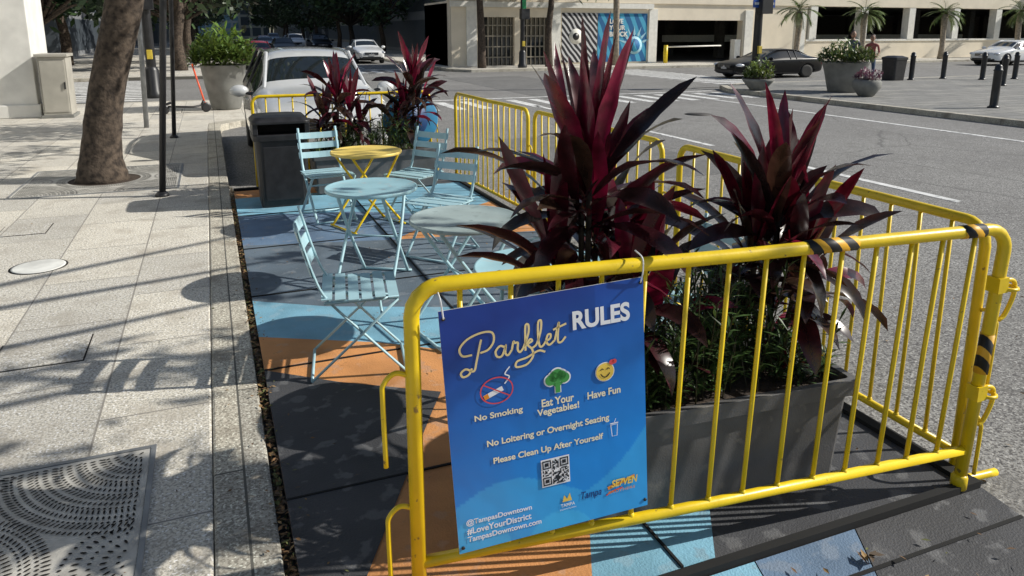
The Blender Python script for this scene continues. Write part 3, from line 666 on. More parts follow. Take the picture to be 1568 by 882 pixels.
clB=[(4.6,1.6,4.1,.55),(5.3,2.7,4.3,.5),(5.6,.9,4.4,.6),(4.0,.3,3.8,.7),(2.4,1.0,3.6,.7),(3.0,3.8,4.2,.5),(1.2,3.2,4.3,.8),(-.8,.5,4.4,1.2),(-2.5,2.6,4.6,1.2),(-1.5,5.2,4.6,1.1),(.6,-1.5,4.2,1.2),(2.6,-1.2,4.6,1.1),(5.0,-.8,4.8,.9),(6.6,2.1,4.9,.45),(3.0,5.9,4.4,.6),(5.6,3.6,3.9,.28),(6.2,4.3,4.1,.25),(6.1,5.2,4.2,.3)]
tree('oak_tree',-1.18,2.60,[(0,0,-.01),(0,0,.4),(-.05,0,1.2),(0,.0,2.4),(.2,.0,3.2)],[.20,.15,.13,.12,.11],clB,nleaf=200)

def bg_tree_mesh(seed,h=9,cr=4.2,trunk=2.6,n=2400,ls=.32,col=(.035,.065,.02)):
    r=random.Random(seed); mt=MB(); mt.tube(catmull([(0,0,-.1),(.1,.05,trunk*.5),(-.1,.1,trunk),(0,0,trunk+2)],4),[.28-.012*i for i in range(13)],0,8)
    cl=[]
    for i in range(26):
        a=r.uniform(0,6.28); q=cr*r.random()**.5*.85; z=trunk+.5+(h-trunk)*r.random()*(1-.5*(q/cr)**2); cl.append((Vector((q*math.cos(a),q*math.sin(a),z)),r.uniform(.8,1.5),r.uniform(.5,1.5)))
        mt.tube([(0,0,trunk),tuple(cl[-1][0]*.5+Vector((0,0,trunk*.6))),tuple(cl[-1][0])],[.1,.06,.02],0,5)
    for i in range(n):
        c,s,b=r.choice(cl); p=c+Vector((r.gauss(0,.5),r.gauss(0,.5),r.gauss(0,.38)))*s
        u=Vector((r.gauss(0,1),r.gauss(0,1),r.gauss(0,1))).normalized(); w=u.orthogonal().normalized(); l=ls*r.uniform(.4,1); k=b*r.uniform(.6,1.3)
        mt.add([p-u*l,p+w*l*.5,p+u*l,p-w*l*.5],[(0,1,2,3)],1,tuple(q*k for q in col))
    return mt.mesh('bgtree',[M_bark,M_leaf])
bts=[bg_tree_mesh(s,trunk=t) for s,t in ((1,2.4),(2,2.0),(3,2.8))]
i=0
for (x,y) in [(-1.2,38),(-1.4,47),(-1.2,57),(-1.4,68),(-1.2,80),(-1.4,93),(-1.2,108),(-6.5,37),(-7,46),(-11,38),(-13,47),(-17,40),(13.5,62),(13,74),(13.6,85),(13,98),(13.6,110),(14,123),(13,137),(14,152),(13,168),(18,54),(20,66),(21,82),(22,96)]:
    inst('street_tree',bts[i%3],(x,y,0),R.uniform(0,6),R.uniform(.85,1.15)); i+=1
tmesh=bg_tree_mesh(9,h=9,cr=3.6,trunk=4.6,n=1500)
inst('street_tree',tmesh,(12.5,34.9,0),1,.8); inst('street_tree',tmesh,(16.2,35.0,0),3,.75)

def palm_mesh(seed,h=2.9):
    r=random.Random(seed); mb=MB()
    mb.tube([(0,0,-.05),(.03,0,h*.3),(.0,.04,h*.7),(0,0,h)],[.20,.16,.17,.20],0,10)
    for i in range(30):
        az=r.uniform(0,6.28); el=rad(r.uniform(-35,75)); L_=r.uniform(.9,1.4); p=Vector((0,0,h)); e=el; pts=[]
        for j in range(9):
            pts.append(p.copy()); p=p+Vector((math.cos(az)*math.cos(e),math.sin(az)*math.cos(e),math.sin(e)))*L_/8; e-=rad(9)
        mb.tube(pts,.012,1,4,col=(.10,.13,.03)); side=Vector((-math.sin(az),math.cos(az),0))
        for j in range(2,9):
            for s in (-1,1):
                for q in (0,.5):
                    b=pts[j].lerp(pts[min(8,j+1)],q); d=(side*s*.75+(pts[min(8,j)]-pts[j-1]).normalized()*.7+Vector((0,0,-.25))).normalized(); l=.42*(1-.05*abs(j-5)); w=Vector((0,0,1)).cross(d).normalized()*.026
                    k=r.uniform(.7,1.4); mb.add([b-w,b+w,b+d*l],[(0,1,2)],1,(.15*k,.21*k,.06*k))
    return mb.mesh('palm',[mat('palm_bark',(.30,.25,.19),.9,var=.3,scale=10,bump=.6),M_leaf])
pm1=palm_mesh(3)
for x,y in ((32.3,35),(37.4,35),(44.3,35),(51.5,35)): inst('palm_tree',pm1,(x,y,0),R.uniform(0,6),R.uniform(.95,1.08))
pm2=palm_mesh(4,5.2); inst('palm_tree',pm2,(20.2,35.2,0),1)

# ------------------------------------------------------------------ poles & left furniture
mb=MB(); mb.tube([(-.60,8.92,0),(-.39,8.84,2.2),(-.30,8.80,4.2)],.035,0,12); mb.lathe([(.075,0),(.075,.02),(.045,.05)],(-.60,8.92,0),0,16); mb.box(-.56,-.06,8.72,8.735,3.0,3.9,1); mb.obj('sign_post',[M_blackmetal,M_steel])
mb=MB(); mb.tube([(-.66,13.9,0),(-.48,13.8,2.6),(-.40,13.8,4.0)],.035,0,10); mb.lathe([(.07,0),(.07,.02),(.04,.05)],(-.66,13.9,0),0,16); mb.box(-.66,-.26,13.72,13.735,3.0,3.7,1); mb.obj('sign_post',[M_blackmetal,M_steel])
mb=MB(); mb.tube([(-1.20,15.6,0),(-1.08,15.56,3.8)],.045,0,10); mb.box(-1.35,-.85,15.49,15.505,3.0,3.7,0); mb.obj('sign_post',[M_steel])
def signal_pole(x,y,arm,h=6.5,r=.13,name='traffic_signal'):
    mb=MB(); mb.lathe([(r*1.9,0),(r*1.9,.12),(r*1.5,.2),(r*1.4,.75),(r,.85)],(x,y,0),0,16); mb.tube([(x,y,.8),(x,y,h)],[r,r*.75],0,12)
    mb.tube([(x,y,h-.4),(x+arm[0]*.5,y+arm[1]*.5,h),(x+arm[0],y+arm[1],h+.1)],[r*.7,r*.5,r*.35],0,8)
    for k in (.6,.95):
        cx,cy=x+arm[0]*k,y+arm[1]*k; mb.box(cx-.18,cx+.18,cy-.15,cy+.15,h-.75,h+.4,0)
    mb.box(x-.22,x+.22,y-.42,y-.12,2.35,2.85,0); mb.box(x-.07,x+.07,y-r-.06,y-r+.02,1.05,1.3,1)
    mb.obj(name,[M_blackmetal,mat('button_yellow',(.6,.45,.05),.5)],bevel=.01)
signal_pole(-1.47,22.6,(6,1)); signal_pole(17.2,20.5,(-5,2),r=.14); signal_pole(14.5,34.5,(-5,-2),r=.12)
mb=MB(); mb.box(16.75,17.65,20.27,20.29,2.55,2.85,0); mb.box(16.8,17.6,20.26,20.268,2.64,2.72,1); mb.obj('street_name_sign',[mat('sign_blue',(.02,.08,.35),.4),mat('sign_white',(.7,.7,.7),.5)])
mb=MB(); mb.box(14.4,14.6,34.28,34.30,2.5,3.3,0); mb.obj('street_name_sign',[mat('sign_green',(.02,.30,.10),.4)])
M_stone=mat('white_stone_cladding',(.74,.73,.69),.6,var=.08,scale=3,bump=.1)
mb=MB(); mb.box(-4.6,-3.42,18.3,20.0,0,9,0); mb.box(-4.65,-3.37,18.25,20.05,0,.28,0)
mb.box(-14,-7.5,6,30.9,0,9,0)
for i in range(5): mb.box(-7.5,-7.42,8+i*4.4,11+i*4.4,.3,3.6,1)
mb.box(-7.4,-3.42,17.5,20.9,4.5,9,0)
mb.obj('office_building',[M_stone,M_dglass],bevel=.02)
mb=MB(); mb.box(-3.30,-2.78,18.05,18.75,.06,1.27,0); mb.box(-3.34,-2.74,18.0,18.8,1.27,1.33,0); mb.box(-3.34,-2.74,18.0,18.8,0,.06,1); mb.box(-3.27,-2.81,18.035,18.05,.12,1.2,0); mb.box(-2.86,-2.83,18.01,18.036,.6,.75,2)
mb.obj('utility_cabinet',[mat('cabinet_grey',(.40,.38,.33),.5,var=.1,scale=3),M_pot,M_blackmetal],bevel=.012)
mb=MB(); M_or=mat('scooter_orange',(.80,.10,.03),.4)
sx,sy=-.68,18.0
def SC(a,z,o=0): return (sx+a*.9+o*.2,sy+a*.25+o,z)
for a in (-.0,.95):
    Mx=Matrix.Translation(SC(a-.35,.11))@Matrix.Rotation(math.atan2(.25,.9),4,'Z')@Matrix.Rotation(rad(90),4,'X')
    mb.lathe([(.06,-.02),(.105,-.022),(.11,0),(.105,.022),(.06,.02)],(0,0,0),0,20,M=Mx)
mb.tube([SC(-.25,.17),SC(.3,.13),SC(.5,.16)],.05,0,8,flat=.45)
mb.tube([SC(.60,.12),SC(.54,.35),SC(.36,1.08)],.019,1,10); mb.tube([SC(.36,1.08,-.24),SC(.36,1.12,0),SC(.36,1.08,.24)],.014,0,8); mb.tube([SC(.5,.15),SC(.56,.26)],.035,0,8); mb.tube([SC(-.36,.2),SC(-.2,.25),SC(-.1,.2)],.03,0,6)
mb.tube([SC(.05,.1),SC(0,.01,.12)],.008,0,6)
mb.obj('kick_scooter',[M_blackmetal,M_or])
def pot(x,y,prof,name='flower_pot',fol=None):
    e=empty(name,(0,0,0)); mb=MB(); mb.lathe(prof,(x,y,0),0,32); rt=prof[-1][0]; mb.lathe([(rt*.98,prof[-1][1]+.001),(rt*.9,prof[-1][1]+.03)],(x,y,0),1,20); mb.obj('pot',[M_pot,M_soil],parent=e)
    if fol:
        r,h,n,col,s=fol; mb=MB(); zt=prof[-1][1]
        for i in range(n):
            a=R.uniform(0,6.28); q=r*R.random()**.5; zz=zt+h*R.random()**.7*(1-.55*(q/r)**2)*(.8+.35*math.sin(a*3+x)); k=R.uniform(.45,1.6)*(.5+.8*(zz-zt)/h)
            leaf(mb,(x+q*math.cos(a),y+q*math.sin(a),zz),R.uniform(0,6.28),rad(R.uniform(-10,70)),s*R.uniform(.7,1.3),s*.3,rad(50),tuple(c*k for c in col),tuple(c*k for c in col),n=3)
        mb.obj('foliage',[M_shrub],parent=e)
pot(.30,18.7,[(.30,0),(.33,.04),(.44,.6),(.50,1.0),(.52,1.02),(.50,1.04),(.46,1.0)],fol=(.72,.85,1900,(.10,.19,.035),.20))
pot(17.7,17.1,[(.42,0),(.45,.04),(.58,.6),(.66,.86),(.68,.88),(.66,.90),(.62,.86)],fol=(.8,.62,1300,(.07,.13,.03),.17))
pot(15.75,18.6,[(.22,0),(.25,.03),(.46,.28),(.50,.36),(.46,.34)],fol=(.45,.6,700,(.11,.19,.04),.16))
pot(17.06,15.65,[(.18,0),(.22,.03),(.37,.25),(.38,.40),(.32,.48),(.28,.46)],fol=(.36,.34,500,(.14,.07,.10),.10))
bm=MB(); bm.lathe([(.13,0),(.13,.03),(.095,.05),(.09,.06),(.09,.86),(.10,.87),(.10,.90),(.085,.91),(.08,.98),(.05,1.02),(.01,1.03)],(0,0,0),0,20); bme=bm.mesh('bollard',[M_blackmetal])
for x,y in ((17.3,12.1),(24.3,20.3),(26.1,20.4),(26.9,19.4),(28.4,19.2),(24.6,17.0),(21,7.5)): inst('bollard',bme,(x,y,0))
mb=MB(); loft(mb,[(rrect(.28,.28,.08),0),(rrect(.32,.32,.08),.75),(rrect(.34,.34,.08),.76),(rrect(.34,.34,.08),.84),(rrect(.2,.2,.08),.90)],0,23.6,20.5); mb.obj('trash_bin',[M_black])

# ------------------------------------------------------------------ cars
M_chrome=mat('chrome',(.6,.6,.62),.15,1.); M_lamp=mat('headlight_lens',(.6,.62,.65),.08,.3,var=.1,coat=1); M_red=mat('tail_lamp',(.4,.01,.01),.2); M_rim=mat('alloy_rim',(.35,.36,.37),.3,.8)
def car(name,x,y,ang,paint,kind='suv',z=-.125,zs=1):
    e=empty(name,(x,y,z),ang); e.scale[2]=zs
    if kind=='suv':
        L_,h,w=4.65,1.69,.92
        st=[(0,.62,.36,.66,.70,.55),(.07,.78,.24,.80,.86,.66),(.30,.88,.22,.92,.98,.70),(.95,.92,.2,1.0,1.08,.72),(1.28,.92,.2,1.04,1.13,.71),(1.36,.92,.2,1.05,1.17,.70),(2.05,.92,.2,1.07,1.60,.60),(2.2,.92,.2,1.07,1.64,.60),(3.3,.92,.2,1.10,1.67,.59),(4.05,.91,.2,1.13,1.60,.57),(4.15,.91,.2,1.13,1.56,.57),(4.50,.88,.25,1.12,1.18,.62),(4.62,.84,.3,1.0,1.06,.6),(4.66,.7,.4,.8,.9,.5)]
        ws,rf,rr,rg=5,6,10,11; r=.345; fx,rx=.90,3.62
    else:
        L_,h,w=4.6,1.42,.90
        st=[(0,.60,.32,.56,.60,.5),(.08,.76,.22,.68,.72,.62),(.35,.86,.18,.77,.81,.68),(1.0,.90,.17,.86,.92,.70),(1.30,.90,.17,.90,.97,.70),(1.38,.90,.17,.91,1.0,.69),(2.1,.90,.17,.93,1.36,.56),(2.3,.90,.17,.93,1.40,.55),(2.9,.90,.17,.94,1.41,.55),(3.3,.90,.17,.95,1.36,.55),(3.36,.90,.17,.95,1.33,.55),(3.95,.88,.2,.97,1.03,.62),(4.5,.82,.25,.95,.99,.6),(4.6,.68,.35,.8,.86,.5)]
        ws,rf,rr,rg=5,6,10,11; r=.325; fx,rx=.88,3.58
    mb=MB(); secs=[]
    for (sx_,hw,zb,zl,zt,wt) in st:
        zm=zb+(zl-zb)*.55
        half=[(hw*.86,zb),(hw*.97,zb+.08),(hw,zm),(hw*.985,zl-.05),(hw*.95,zl),(wt+(hw*.95-wt)*.12,zt-.06*(1 if zt-zl>.2 else .3)),(wt*.9,zt-.008),(wt*.5,zt+.015)]
        pts=[(-0.0,zb)]+half+[(0,zt+.022)]+[(-a,b) for a,b in half[::-1]]
        secs.append([Vector((-sx_,a,b)) for a,b in pts])
    n=len(secs[0]); vs=[p for s in secs for p in s]; fs=[]; mi=[]
    for i in range(len(secs)-1):
        for j in range(n):
            fs.append((i*n+j,i*n+(j+1)%n,(i+1)*n+(j+1)%n,(i+1)*n+j))
            jj=j if j<9 else n-1-j
            g=0
            if jj==5 and ws<=i<rg: g=1
            if jj in (6,7,8) and (ws<=i<rf or rr<=i<rg): g=1
            if jj in (0,1) : g=2
            mi.append(g)
    fs.append(tuple(range(n))[::-1]); mi.append(0); fs.append(tuple((len(secs)-1)*n+j for j in range(n))); mi.append(0)
    me=bpy.data.meshes.new('b'); me.from_pydata(vs,[],fs)
    for m in (paint,M_dglass,M_black): me.materials.append(m)
    me.polygons.foreach_set('material_index',mi); me.polygons.foreach_set('use_smooth',[True]*len(fs)); me.update()
    o=bpy.data.objects.new('body',me); scene.collection.objects.link(o)
    s=o.modifiers.new('s','SUBSURF'); s.levels=2; s.render_levels=2
    cut=[]
    for cx in (fx,rx):
        for sg in (-1,1):
            c=MB(); c.lathe([(r+.05,-.16),(r+.05,.16)],(0,0,0),0,28,M=Matrix.Translation((-cx,sg*w*.93,r+.0))@Matrix.Rotation(rad(90),4,'X'))
            co=c.obj('cut',[M_black]); cut.append(co); b=o.modifiers.new('b','BOOLEAN'); b.object=co; b.operation='DIFFERENCE'; b.solver='EXACT'
            try: b.material_mode='TRANSFER'
            except: pass
    bpy.context.view_layer.update(); dg=bpy.context.evaluated_depsgraph_get(); m2=bpy.data.meshes.new_from_object(o.evaluated_get(dg))
    bpy.data.objects.remove(o)
    for c in cut: bpy.data.objects.remove(c)
    o=bpy.data.objects.new('body',m2); scene.collection.objects.link(o); o.parent=e
    mb=MB()
    for cx in (fx,rx):
        for sg in (-1,1):
            Mx=Matrix.Translation((-cx,sg*(w-.13),r))@Matrix.Rotation(rad(90)*sg*-1,4,'X')
            mb.lathe([(r*.62,-.10),(r*.95,-.105),(r,-.07),(r,.07),(r*.95,.105),(r*.66,.10)],(0,0,0),0,28,M=Mx)
            mb.lathe([(r*.66,.02),(r*.67,.095),(r*.62,.10),(r*.60,.05),(.01,.045)],(0,0,0),1,28,M=Mx)
            for k in range(5):
                Mk=Mx@Matrix.Rotation(2*math.pi*k/5,4,'Z'); mb.box(.03,r*.63,-.028,.028,.05,.092,1,Mk)
    mb.obj('wheels',[M_rubber,M_rim],parent=e)
    mb=MB(); zt=st[2][3]
    zh=.74 if kind=='suv' else .62
    for sg in (-1,1):
        mb.ell((-.24,sg*w*.80,zh+.04),(.20,.15,.085),0,14,M=None)
        mb.ell((-st[-2][0]+.06,sg*w*.80,zh+.12),(.10,.10,.12),2,12)
        mb.ell((-1.52,sg*(w+.12),st[5][3]+.05),(.07,.13,.085),3,12); mb.tube([(-1.5,sg*w*.93,st[5][3]-.0),(-1.5,sg*(w+.06),st[5][3]+.03)],.025,1,6)
        p=[(-st[i][0],sg*(st[i][5]+.012),st[i][4]-.035) for i in range(ws,rg+1)]
        mb.tube(catmull(p,3),.030,3,6,flat=.8)
        for xx in (st[rf][0]+.60,st[rr][0]-.35):
            mb.tube([(-xx,sg*w*.955,st[7][3]),(-xx-.03,sg*(st[7][5]+.03),st[8][4]-.06)],.026,1,6)
        mb.ell((-.12,sg*w*.72,.36),(.10,.08,.04),1,10)
        for xx in (2.35,3.2): mb.box(-xx-.10,-xx+.06,sg*(w+.0)-.012,sg*(w+.0)+.012,zh+.17,zh+.195,3)
    mb.box(-.06,.012,-.40,.40,zh-.09,zh+.05,1)
    for i in range(4): mb.box(-.05,.018,-.38,.38,zh-.08+i*.035,zh-.072+i*.035,4)
    mb.ell((.015,0,zh-.02),(.012,.06,.05),4,12); mb.box(-.04,.0,-.55,.55,.30,.42,1); mb.box(-.02,.016,-.16,.16,.47,.56,5)
    mb.tube([(-1.42,-.5,st[5][4]-.02),(-1.56,0,st[5][4]+.09)],.008,1,5); mb.tube([(-1.42,.05,st[5][4]+.01),(-1.56,.5,st[5][4]+.07)],.008,1,5)
    mb.obj('trim',[M_lamp,M_black,M_red,paint,M_chrome,mat('plate',(.5,.5,.5),.5)],parent=e,bevel=.004)
    return e
P_sil=mat('paint_silver',(.70,.71,.71),.25,.2,var=.03,coat=1); P_blk=mat('paint_black',(.004,.004,.005),.3,var=.05,spec=.25); P_wht=mat('paint_white',(.76,.77,.77),.25,var=.02,coat=1); P_red=mat('paint_red',(.30,.02,.02),.25,coat=1); P_gry=mat('paint_grey',(.12,.125,.13),.25,.5,coat=1)
D=rad(-90)
car('parked_car',1.40,9.62,D,P_sil,'suv')
car('car',9.0,44.5,D,P_wht,'sedan'); car('car',9.2,66,D,P_blk,'suv'); car('car',8.4,78,D,P_wht,'suv'); car('parked_car',2.4,40,D,P_red,'sedan'); car('car',6.0,88,D,P_red,'sedan'); car('car',9.2,92,D,P_gry,'sedan'); car('car',8.0,100,D,P_gry,'suv'); car('car',5.0,72,D,P_gry,'sedan'); car('car',5.4,58,D,P_blk,'sedan')
car('car',19.7,25.4,rad(180),P_blk,'sedan',zs=.84); car('car',40.6,29.5,rad(180),P_wht,'sedan'); car('car',52,30,rad(180),P_gry,'suv')

# ------------------------------------------------------------------ garage building
M_cream=mat('cream_stucco',(.80,.71,.56),.8,var=.06,scale=1.2,bump=.1); M_col=mat('white_column',(.80,.78,.71),.7,var=.06); M_dark=mat('garage_interior',(.10,.095,.085),.9,var=.2); M_sf=mat('storefront_frame',(.26,.23,.18),.5)
e=empty('parking_garage')
mb=MB(); G=37.0
mb.box(11.6,12.5,G,G+5,0,3.3,0)
walls=[(12.5,13.3),(15.1,15.5),(17.3,23.9),(29.9,34.8)]
for a,b in walls: mb.box(a,b,G,G+.5,0,3.3,0)
for a,b in ((13.3,15.1),(15.5,17.3)):
    mb.box(a,b,G,G+.5,2.5,3.3,0); mb.box(a,b,G+.30,G+.35,0,2.5,1)
    for k in range(7): x=a+(b-a)*(k+.5)/7; mb.box(x-.03,x+.03,G+.22,G+.27,0,2.5,4)
    for k in range(4): mb.box(a,b,G+.20,G+.218,.4+k*.55,.46+k*.55,4)
mb.box(23.9,29.9,G,G+.5,2.4,3.3,0)
mb.box(11.55,110,G-.10,G+.65,3.3,4.4,0); mb.box(11.5,23.5,G-.22,G-.101,3.0,3.28,3)
for x in (12.4,17.2,23.3,30.0,34.1): mb.box(x,x+.55,G-.10,G-.002,0,3.0,3)
mb.box(34.8,110,G,G+.3,0,1.15,0); mb.box(34.8,110,G-.06,G+.34,1.15,1.27,3)
for i in range(18): 
    x=35.0+i*4.2; mb.box(x,x+.55,G-.08,G+.45,1.27,3.3,3)
for fl in range(3):
    z0=4.4+fl*2.6; mb.box(11.6,110,G,G+.3,z0+1.5,z0+2.6,0)
    for i in range(23): mb.box(11.8+i*4.2,12.4+i*4.2,G+.02,G+.5,z0,z0+1.5,3)
mb.box(11.6,23,G+.66,42,0,3.2,2)
mb.box(23,110,G+.66,74,3.35,3.6,2); mb.box(21.7,110,60,60.5,0,3.3,2); mb.box(23,110,G+.4,74,-.02,.02,2)
for i in range(14):
    for j in range(3): mb.box(26+i*6,26.5+i*6,42+j*6,42.5+j*6,.02,3.34,2)
mb.box(31,62,47,47.3,1.0,1.5,3)
mb.obj('walls',[M_cream,M_dglass,M_dark,M_col,M_sf],parent=e)
def stripes(name,c1,c2,sc,rot,pos=.55):
    m=bpy.data.materials.new(name); m.use_nodes=True; N=m.node_tree.nodes; L=m.node_tree.links; b=N['Principled BSDF']; b.inputs['Roughness'].default_value=.7
    tc=N.new('ShaderNodeTexCoord'); mp=N.new('ShaderNodeMapping'); mp.inputs['Rotation'].default_value=rot; w=N.new('ShaderNodeTexWave'); w.inputs['Scale'].default_value=sc; w.inputs['Distortion'].default_value=3; w.inputs['Detail Scale'].default_value=.7
    r=N.new('ShaderNodeValToRGB'); r.color_ramp.interpolation='CONSTANT'; r.color_ramp.elements[0].color=(*c1,1); r.color_ramp.elements[1].color=(*c2,1); r.color_ramp.elements[1].position=pos
    L.new(tc.outputs['Object'],mp.inputs[0]); L.new(mp.outputs[0],w.inputs[0]); L.new(w.outputs['Fac'],r.inputs[0]); L.new(r.outputs[0],b.inputs['Base Color']); return m
ma=stripes('mural_black_white',(.015,.015,.02),(.6,.6,.6),1.3,(0,rad(40),0),.6); mbm=stripes('mural_blue',(.01,.12,.30),(.06,.36,.55),.6,(0,rad(25),0))
mb=MB(); mb.box(17.85,20.0,G-.04,G-.003,.1,2.75,0)
mb.lathe([(.42,0),(.42,.01)],(0,0,0),1,20,M=Matrix.Translation((18.7,G-.042,1.5))@Matrix.Rotation(rad(90),4,'X')); mb.lathe([(.20,.012),(.20,.016)],(0,0,0),2,20,M=Matrix.Translation((18.7,G-.042,1.5))@Matrix.Rotation(rad(90),4,'X')); mb.obj('mural',[ma,M_col,M_blackmetal])
mb=MB(); mb.box(20.05,23.2,G-.04,G-.003,.1,2.75,0)
M_pale=mat('mural_pale_blue',(.35,.60,.70),.7)
mb.lathe([(.5,0),(.5,.01)],(0,0,0),1,24,M=Matrix.Translation((22.4,G-.042,1.0))@Matrix.Rotation(rad(90),4,'X')); mb.lathe([(.36,.012),(.36,.016)],(0,0,0),0,24,M=Matrix.Translation((22.4,G-.042,1.0))@Matrix.Rotation(rad(90),4,'X'))
for k in range(7):
    a=rad(20+k*24); mb.add([(22.4+.5*math.cos(a),G-.05,1.0+.5*math.sin(a)),(22.4+.62*math.cos(a+.12),G-.05,1.0+.62*math.sin(a+.12)),(22.4+1.1*math.cos(a),G-.05,1.0+1.1*math.sin(a)),(22.4+.62*math.cos(a-.12),G-.05,1.0+.62*math.sin(a-.12))],[(0,1,2,3)],1)
mb.obj('mural',[mbm,M_pale])
def wtext(body,origin,ex,size,m_):
    cu=bpy.data.curves.new('t','FONT'); cu.body=body; cu.size=size; cu.extrude=.01; cu.offset=.01; o=bpy.data.objects.new('t',cu); scene.collection.objects.link(o); bpy.context.view_layer.update()
    me=bpy.data.meshes.new_from_object(o.evaluated_get(bpy.context.evaluated_depsgraph_get())); bpy.data.objects.remove(o)
    for v in me.vertices: v.co=Vector(origin)+Vector(ex)*v.co.x+Vector((0,-v.co.z,v.co.y))
    me.materials.clear(); me.materials.append(m_); ob=bpy.data.objects.new('lettering',me); scene.collection.objects.link(ob); return ob
par=bpy.data.objects['mural.001']
for t_,z_ in (('LOVE',2.2),('YOUR',1.85),('BLOCK',1.5)):
    o=wtext(t_,(20.75,G-.07,z_),(1,0,0),.36,M_col); o.parent=par
mb=MB(); mb.tube([(24.2,G-.5,0),(24.2,G-.5,1.0)],.12,0,8); mb.tube([(24.2,G-.5,.9),(28.0,G-.5,.95)],.04,1,6); mb.box(28.6,29.0,G-1,G-.6,0,1.3,1); mb.obj('parking_gate',[M_yellow,M_col])
mb=MB(); mb.box(61,66,33.9,36.4,0,9,0); mb.obj('mural_tower',[mbm])

def win_mat(name,wall,glass,bw,rh):
    m=bpy.data.materials.new(name); m.use_nodes=True; N=m.node_tree.nodes; L=m.node_tree.links; b=N['Principled BSDF']; b.inputs['Roughness'].default_value=.4
    tc=N.new('ShaderNodeTexCoord'); mp=N.new('ShaderNodeMapping'); mp.inputs['Rotation'].default_value=(rad(90),0,0)
    bk=N.new('ShaderNodeTexBrick'); bk.offset=0; bk.inputs['Scale'].default_value=1; bk.inputs['Brick Width'].default_value=bw; bk.inputs['Row Height'].default_value=rh; bk.inputs['Mortar Size'].default_value=.35
    bk.inputs['Color1'].default_value=(*glass,1); bk.inputs['Color2'].default_value=(*[g*1.5 for g in glass],1); bk.inputs['Mortar'].default_value=(*wall,1)
    L.new(tc.outputs['Object'],mp.inputs[0]); L.new(mp.outputs[0],bk.inputs['Vector']); L.new(bk.outputs['Color'],b.inputs['Base Color']); return m
W1=win_mat('office_windows_pale',(.65,.67,.68),(.20,.32,.40),2.4,2.2); W2=win_mat('office_windows_beige',(.50,.46,.38),(.06,.07,.08),3,3); W3=win_mat('office_windows_grey',(.25,.26,.27),(.05,.06,.07),2.5,3)
for (x0,x1,y0,y1,h,m_) in ((-30,-5.5,100,160,35,W3),(-60,-14,50,90,30,W2),(-22,-9,56,95,22,W3),(-4,9,240,270,60,W1),(9,17,230,260,45,W2),(22,60,78,150,30,W2),(-60,-2,170,230,40,W1),(19,60,160,240,40,W3),(-90,-20,34,48,25,W3),(16,22,56,76,18,W3)):
    mb=MB(); mb.box(x0,x1,y0,y1,-.1,h,0); mb.obj('office_building',[m_])
    
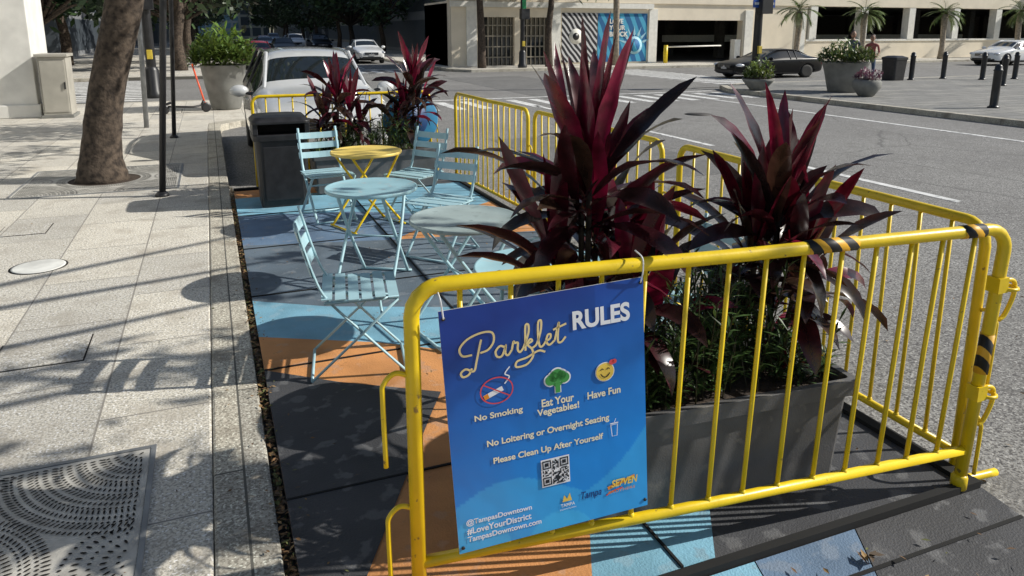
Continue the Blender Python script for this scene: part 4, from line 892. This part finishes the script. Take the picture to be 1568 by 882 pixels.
# ------------------------------------------------------------------ people
def person(x,y,rot,shirt,pants,hair,h=1.7):
    e=empty('pedestrian',(x,y,0),rot)
    J=[((0,0,.95),.13),((0,0,1.15),.12),((0,0,1.38),.145),((0,0,1.47),.06),((0,0,1.53),.055),
       ((.10,0,.88),.095),((.11,.02,.48),.062),((.11,-.01,.08),.042),((.11,.14,.03),.035),
       ((-.10,0,.88),.095),((-.11,.03,.48),.062),((-.11,0,.08),.042),((-.11,.15,.03),.035),
       ((.19,0,1.38),.055),((.24,-.03,1.12),.042),((.23,.10,.90),.032),((.22,.14,.82),.028),
       ((-.19,0,1.38),.055),((-.24,-.03,1.12),.042),((-.20,.16,1.0),.032),((-.14,.24,1.02),.028)]
    E=[(0,1),(1,2),(2,3),(3,4),(0,5),(5,6),(6,7),(7,8),(0,9),(9,10),(10,11),(11,12),(2,13),(13,14),(14,15),(15,16),(2,17),(17,18),(18,19),(19,20)]
    me=bpy.data.meshes.new('body'); me.from_pydata([j[0] for j in J],E,[])
    o=bpy.data.objects.new('body',me); scene.collection.objects.link(o)
    sk=o.modifiers.new('skin','SKIN'); 
    for i,j in enumerate(J): me.skin_vertices[0].data[i].radius=(j[1],j[1]*.8); me.skin_vertices[0].data[i].use_root=(i==0)
    su=o.modifiers.new('s','SUBSURF'); su.levels=2; su.render_levels=2
    bpy.context.view_layer.update(); m2=bpy.data.meshes.new_from_object(o.evaluated_get(bpy.context.evaluated_depsgraph_get())); bpy.data.objects.remove(o)
    skin=mat('skin',(.35,.20,.13),.6)
    m2.materials.clear()
    for m_ in (shirt,pants,skin,M_black): m2.materials.append(m_)
    for p in m2.polygons:
        c=p.center; p.use_smooth=True
        p.material_index = 3 if c.z<.09 else 1 if c.z<.95 and abs(c.x)<.19 else 2 if (c.z>1.45 or (abs(c.x)>.19 and c.z<1.15) or (c.y>.1 and c.z>.75)) else 0
    o=bpy.data.objects.new('body',m2); scene.collection.objects.link(o); o.parent=e
    mb=MB(); mb.ell((0,.01,1.62),(.075,.095,.115),0,16); mb.ell((0,.105,1.61),(.013,.02,.02),0,8)
    for s in (-1,1): mb.ell((s*.076,.0,1.615),(.012,.02,.03),0,8); mb.ell((s*.03,.092,1.635),(.012,.008,.008),1,8)
    mb.ell((0,.096,1.565),(.022,.008,.006),2,8); mb.ell((0,-.02,1.65),(.085,.095,.105),1,16)
    mb.obj('head',[skin,hair,M_red],parent=e)
    # fingers and thumbs, slightly curled
    mb=MB()
    for (hx,hy,hz,dx,dy,dz) in ((.22,.14,.82,0,.25,-.97),(-.14,.24,1.02,.8,.6,.1)):
        d=Vector((dx,dy,dz)).normalized(); sd=d.cross(Vector((1,.2,.3))).normalized(); c=Vector((hx,hy,hz))
        for k,l in ((-1.5,.065),(-.5,.078),(.5,.072),(1.5,.055)):
            b=c+sd*k*.017+d*.02; mb.tube([b,b+d*l*.5,b+d*l*.8+Vector((0,.012,0)),b+d*l+Vector((0,.028,0))],[.009,.008,.007,.006],0,6)
        b=c-sd*.03; mb.tube([b,b-sd*.02+d*.02,b-sd*.025+d*.045],[.010,.009,.007],0,6)
    mb.obj('fingers',[skin],parent=e)
    e.scale=(h/1.74,)*3
Hd=mat('hair_dark',(.03,.02,.015),.6)
person(19.9,19.0,rad(150),mat('shirt_dark',(.05,.06,.09),.8),mat('trousers',(.04,.04,.05),.8),Hd,1.80)
person(20.5,18.75,rad(120),mat('shirt_red',(.30,.08,.07),.8),mat('jeans',(.05,.08,.14),.8),Hd,1.68)

# ------------------------------------------------------------------ light, world, camera
w=bpy.data.worlds.new('World'); scene.world=w; w.use_nodes=True; nt=w.node_tree; bg=nt.nodes['Background']
sky=nt.nodes.new('ShaderNodeTexSky'); sky.sky_type='NISHITA'; sky.sun_disc=False; sky.sun_elevation=rad(35); sky.sun_rotation=rad(107)
nt.links.new(sky.outputs[0],bg.inputs[0]); bg.inputs[1].default_value=.09
sl=bpy.data.lights.new('sun','SUN'); sl.energy=5.0; sl.angle=rad(.5); sl.color=(1,.96,.88)
so=bpy.data.objects.new('sun',sl); scene.collection.objects.link(so); so.rotation_euler=Vector((-1.38,.42,-1.0)).to_track_quat('-Z','Y').to_euler(); so.location=(10,-3,12)
cd=bpy.data.cameras.new('camera'); cam=bpy.data.objects.new('camera',cd); scene.collection.objects.link(cam); scene.camera=cam
cd.sensor_width=36; cd.lens=36*1132/1568; cd.shift_y=-147/1568; cd.clip_start=.05; cd.clip_end=1500
cam.location=(0,0,1.8); cam.rotation_euler=(rad(90-12.3),0,rad(-22.0))
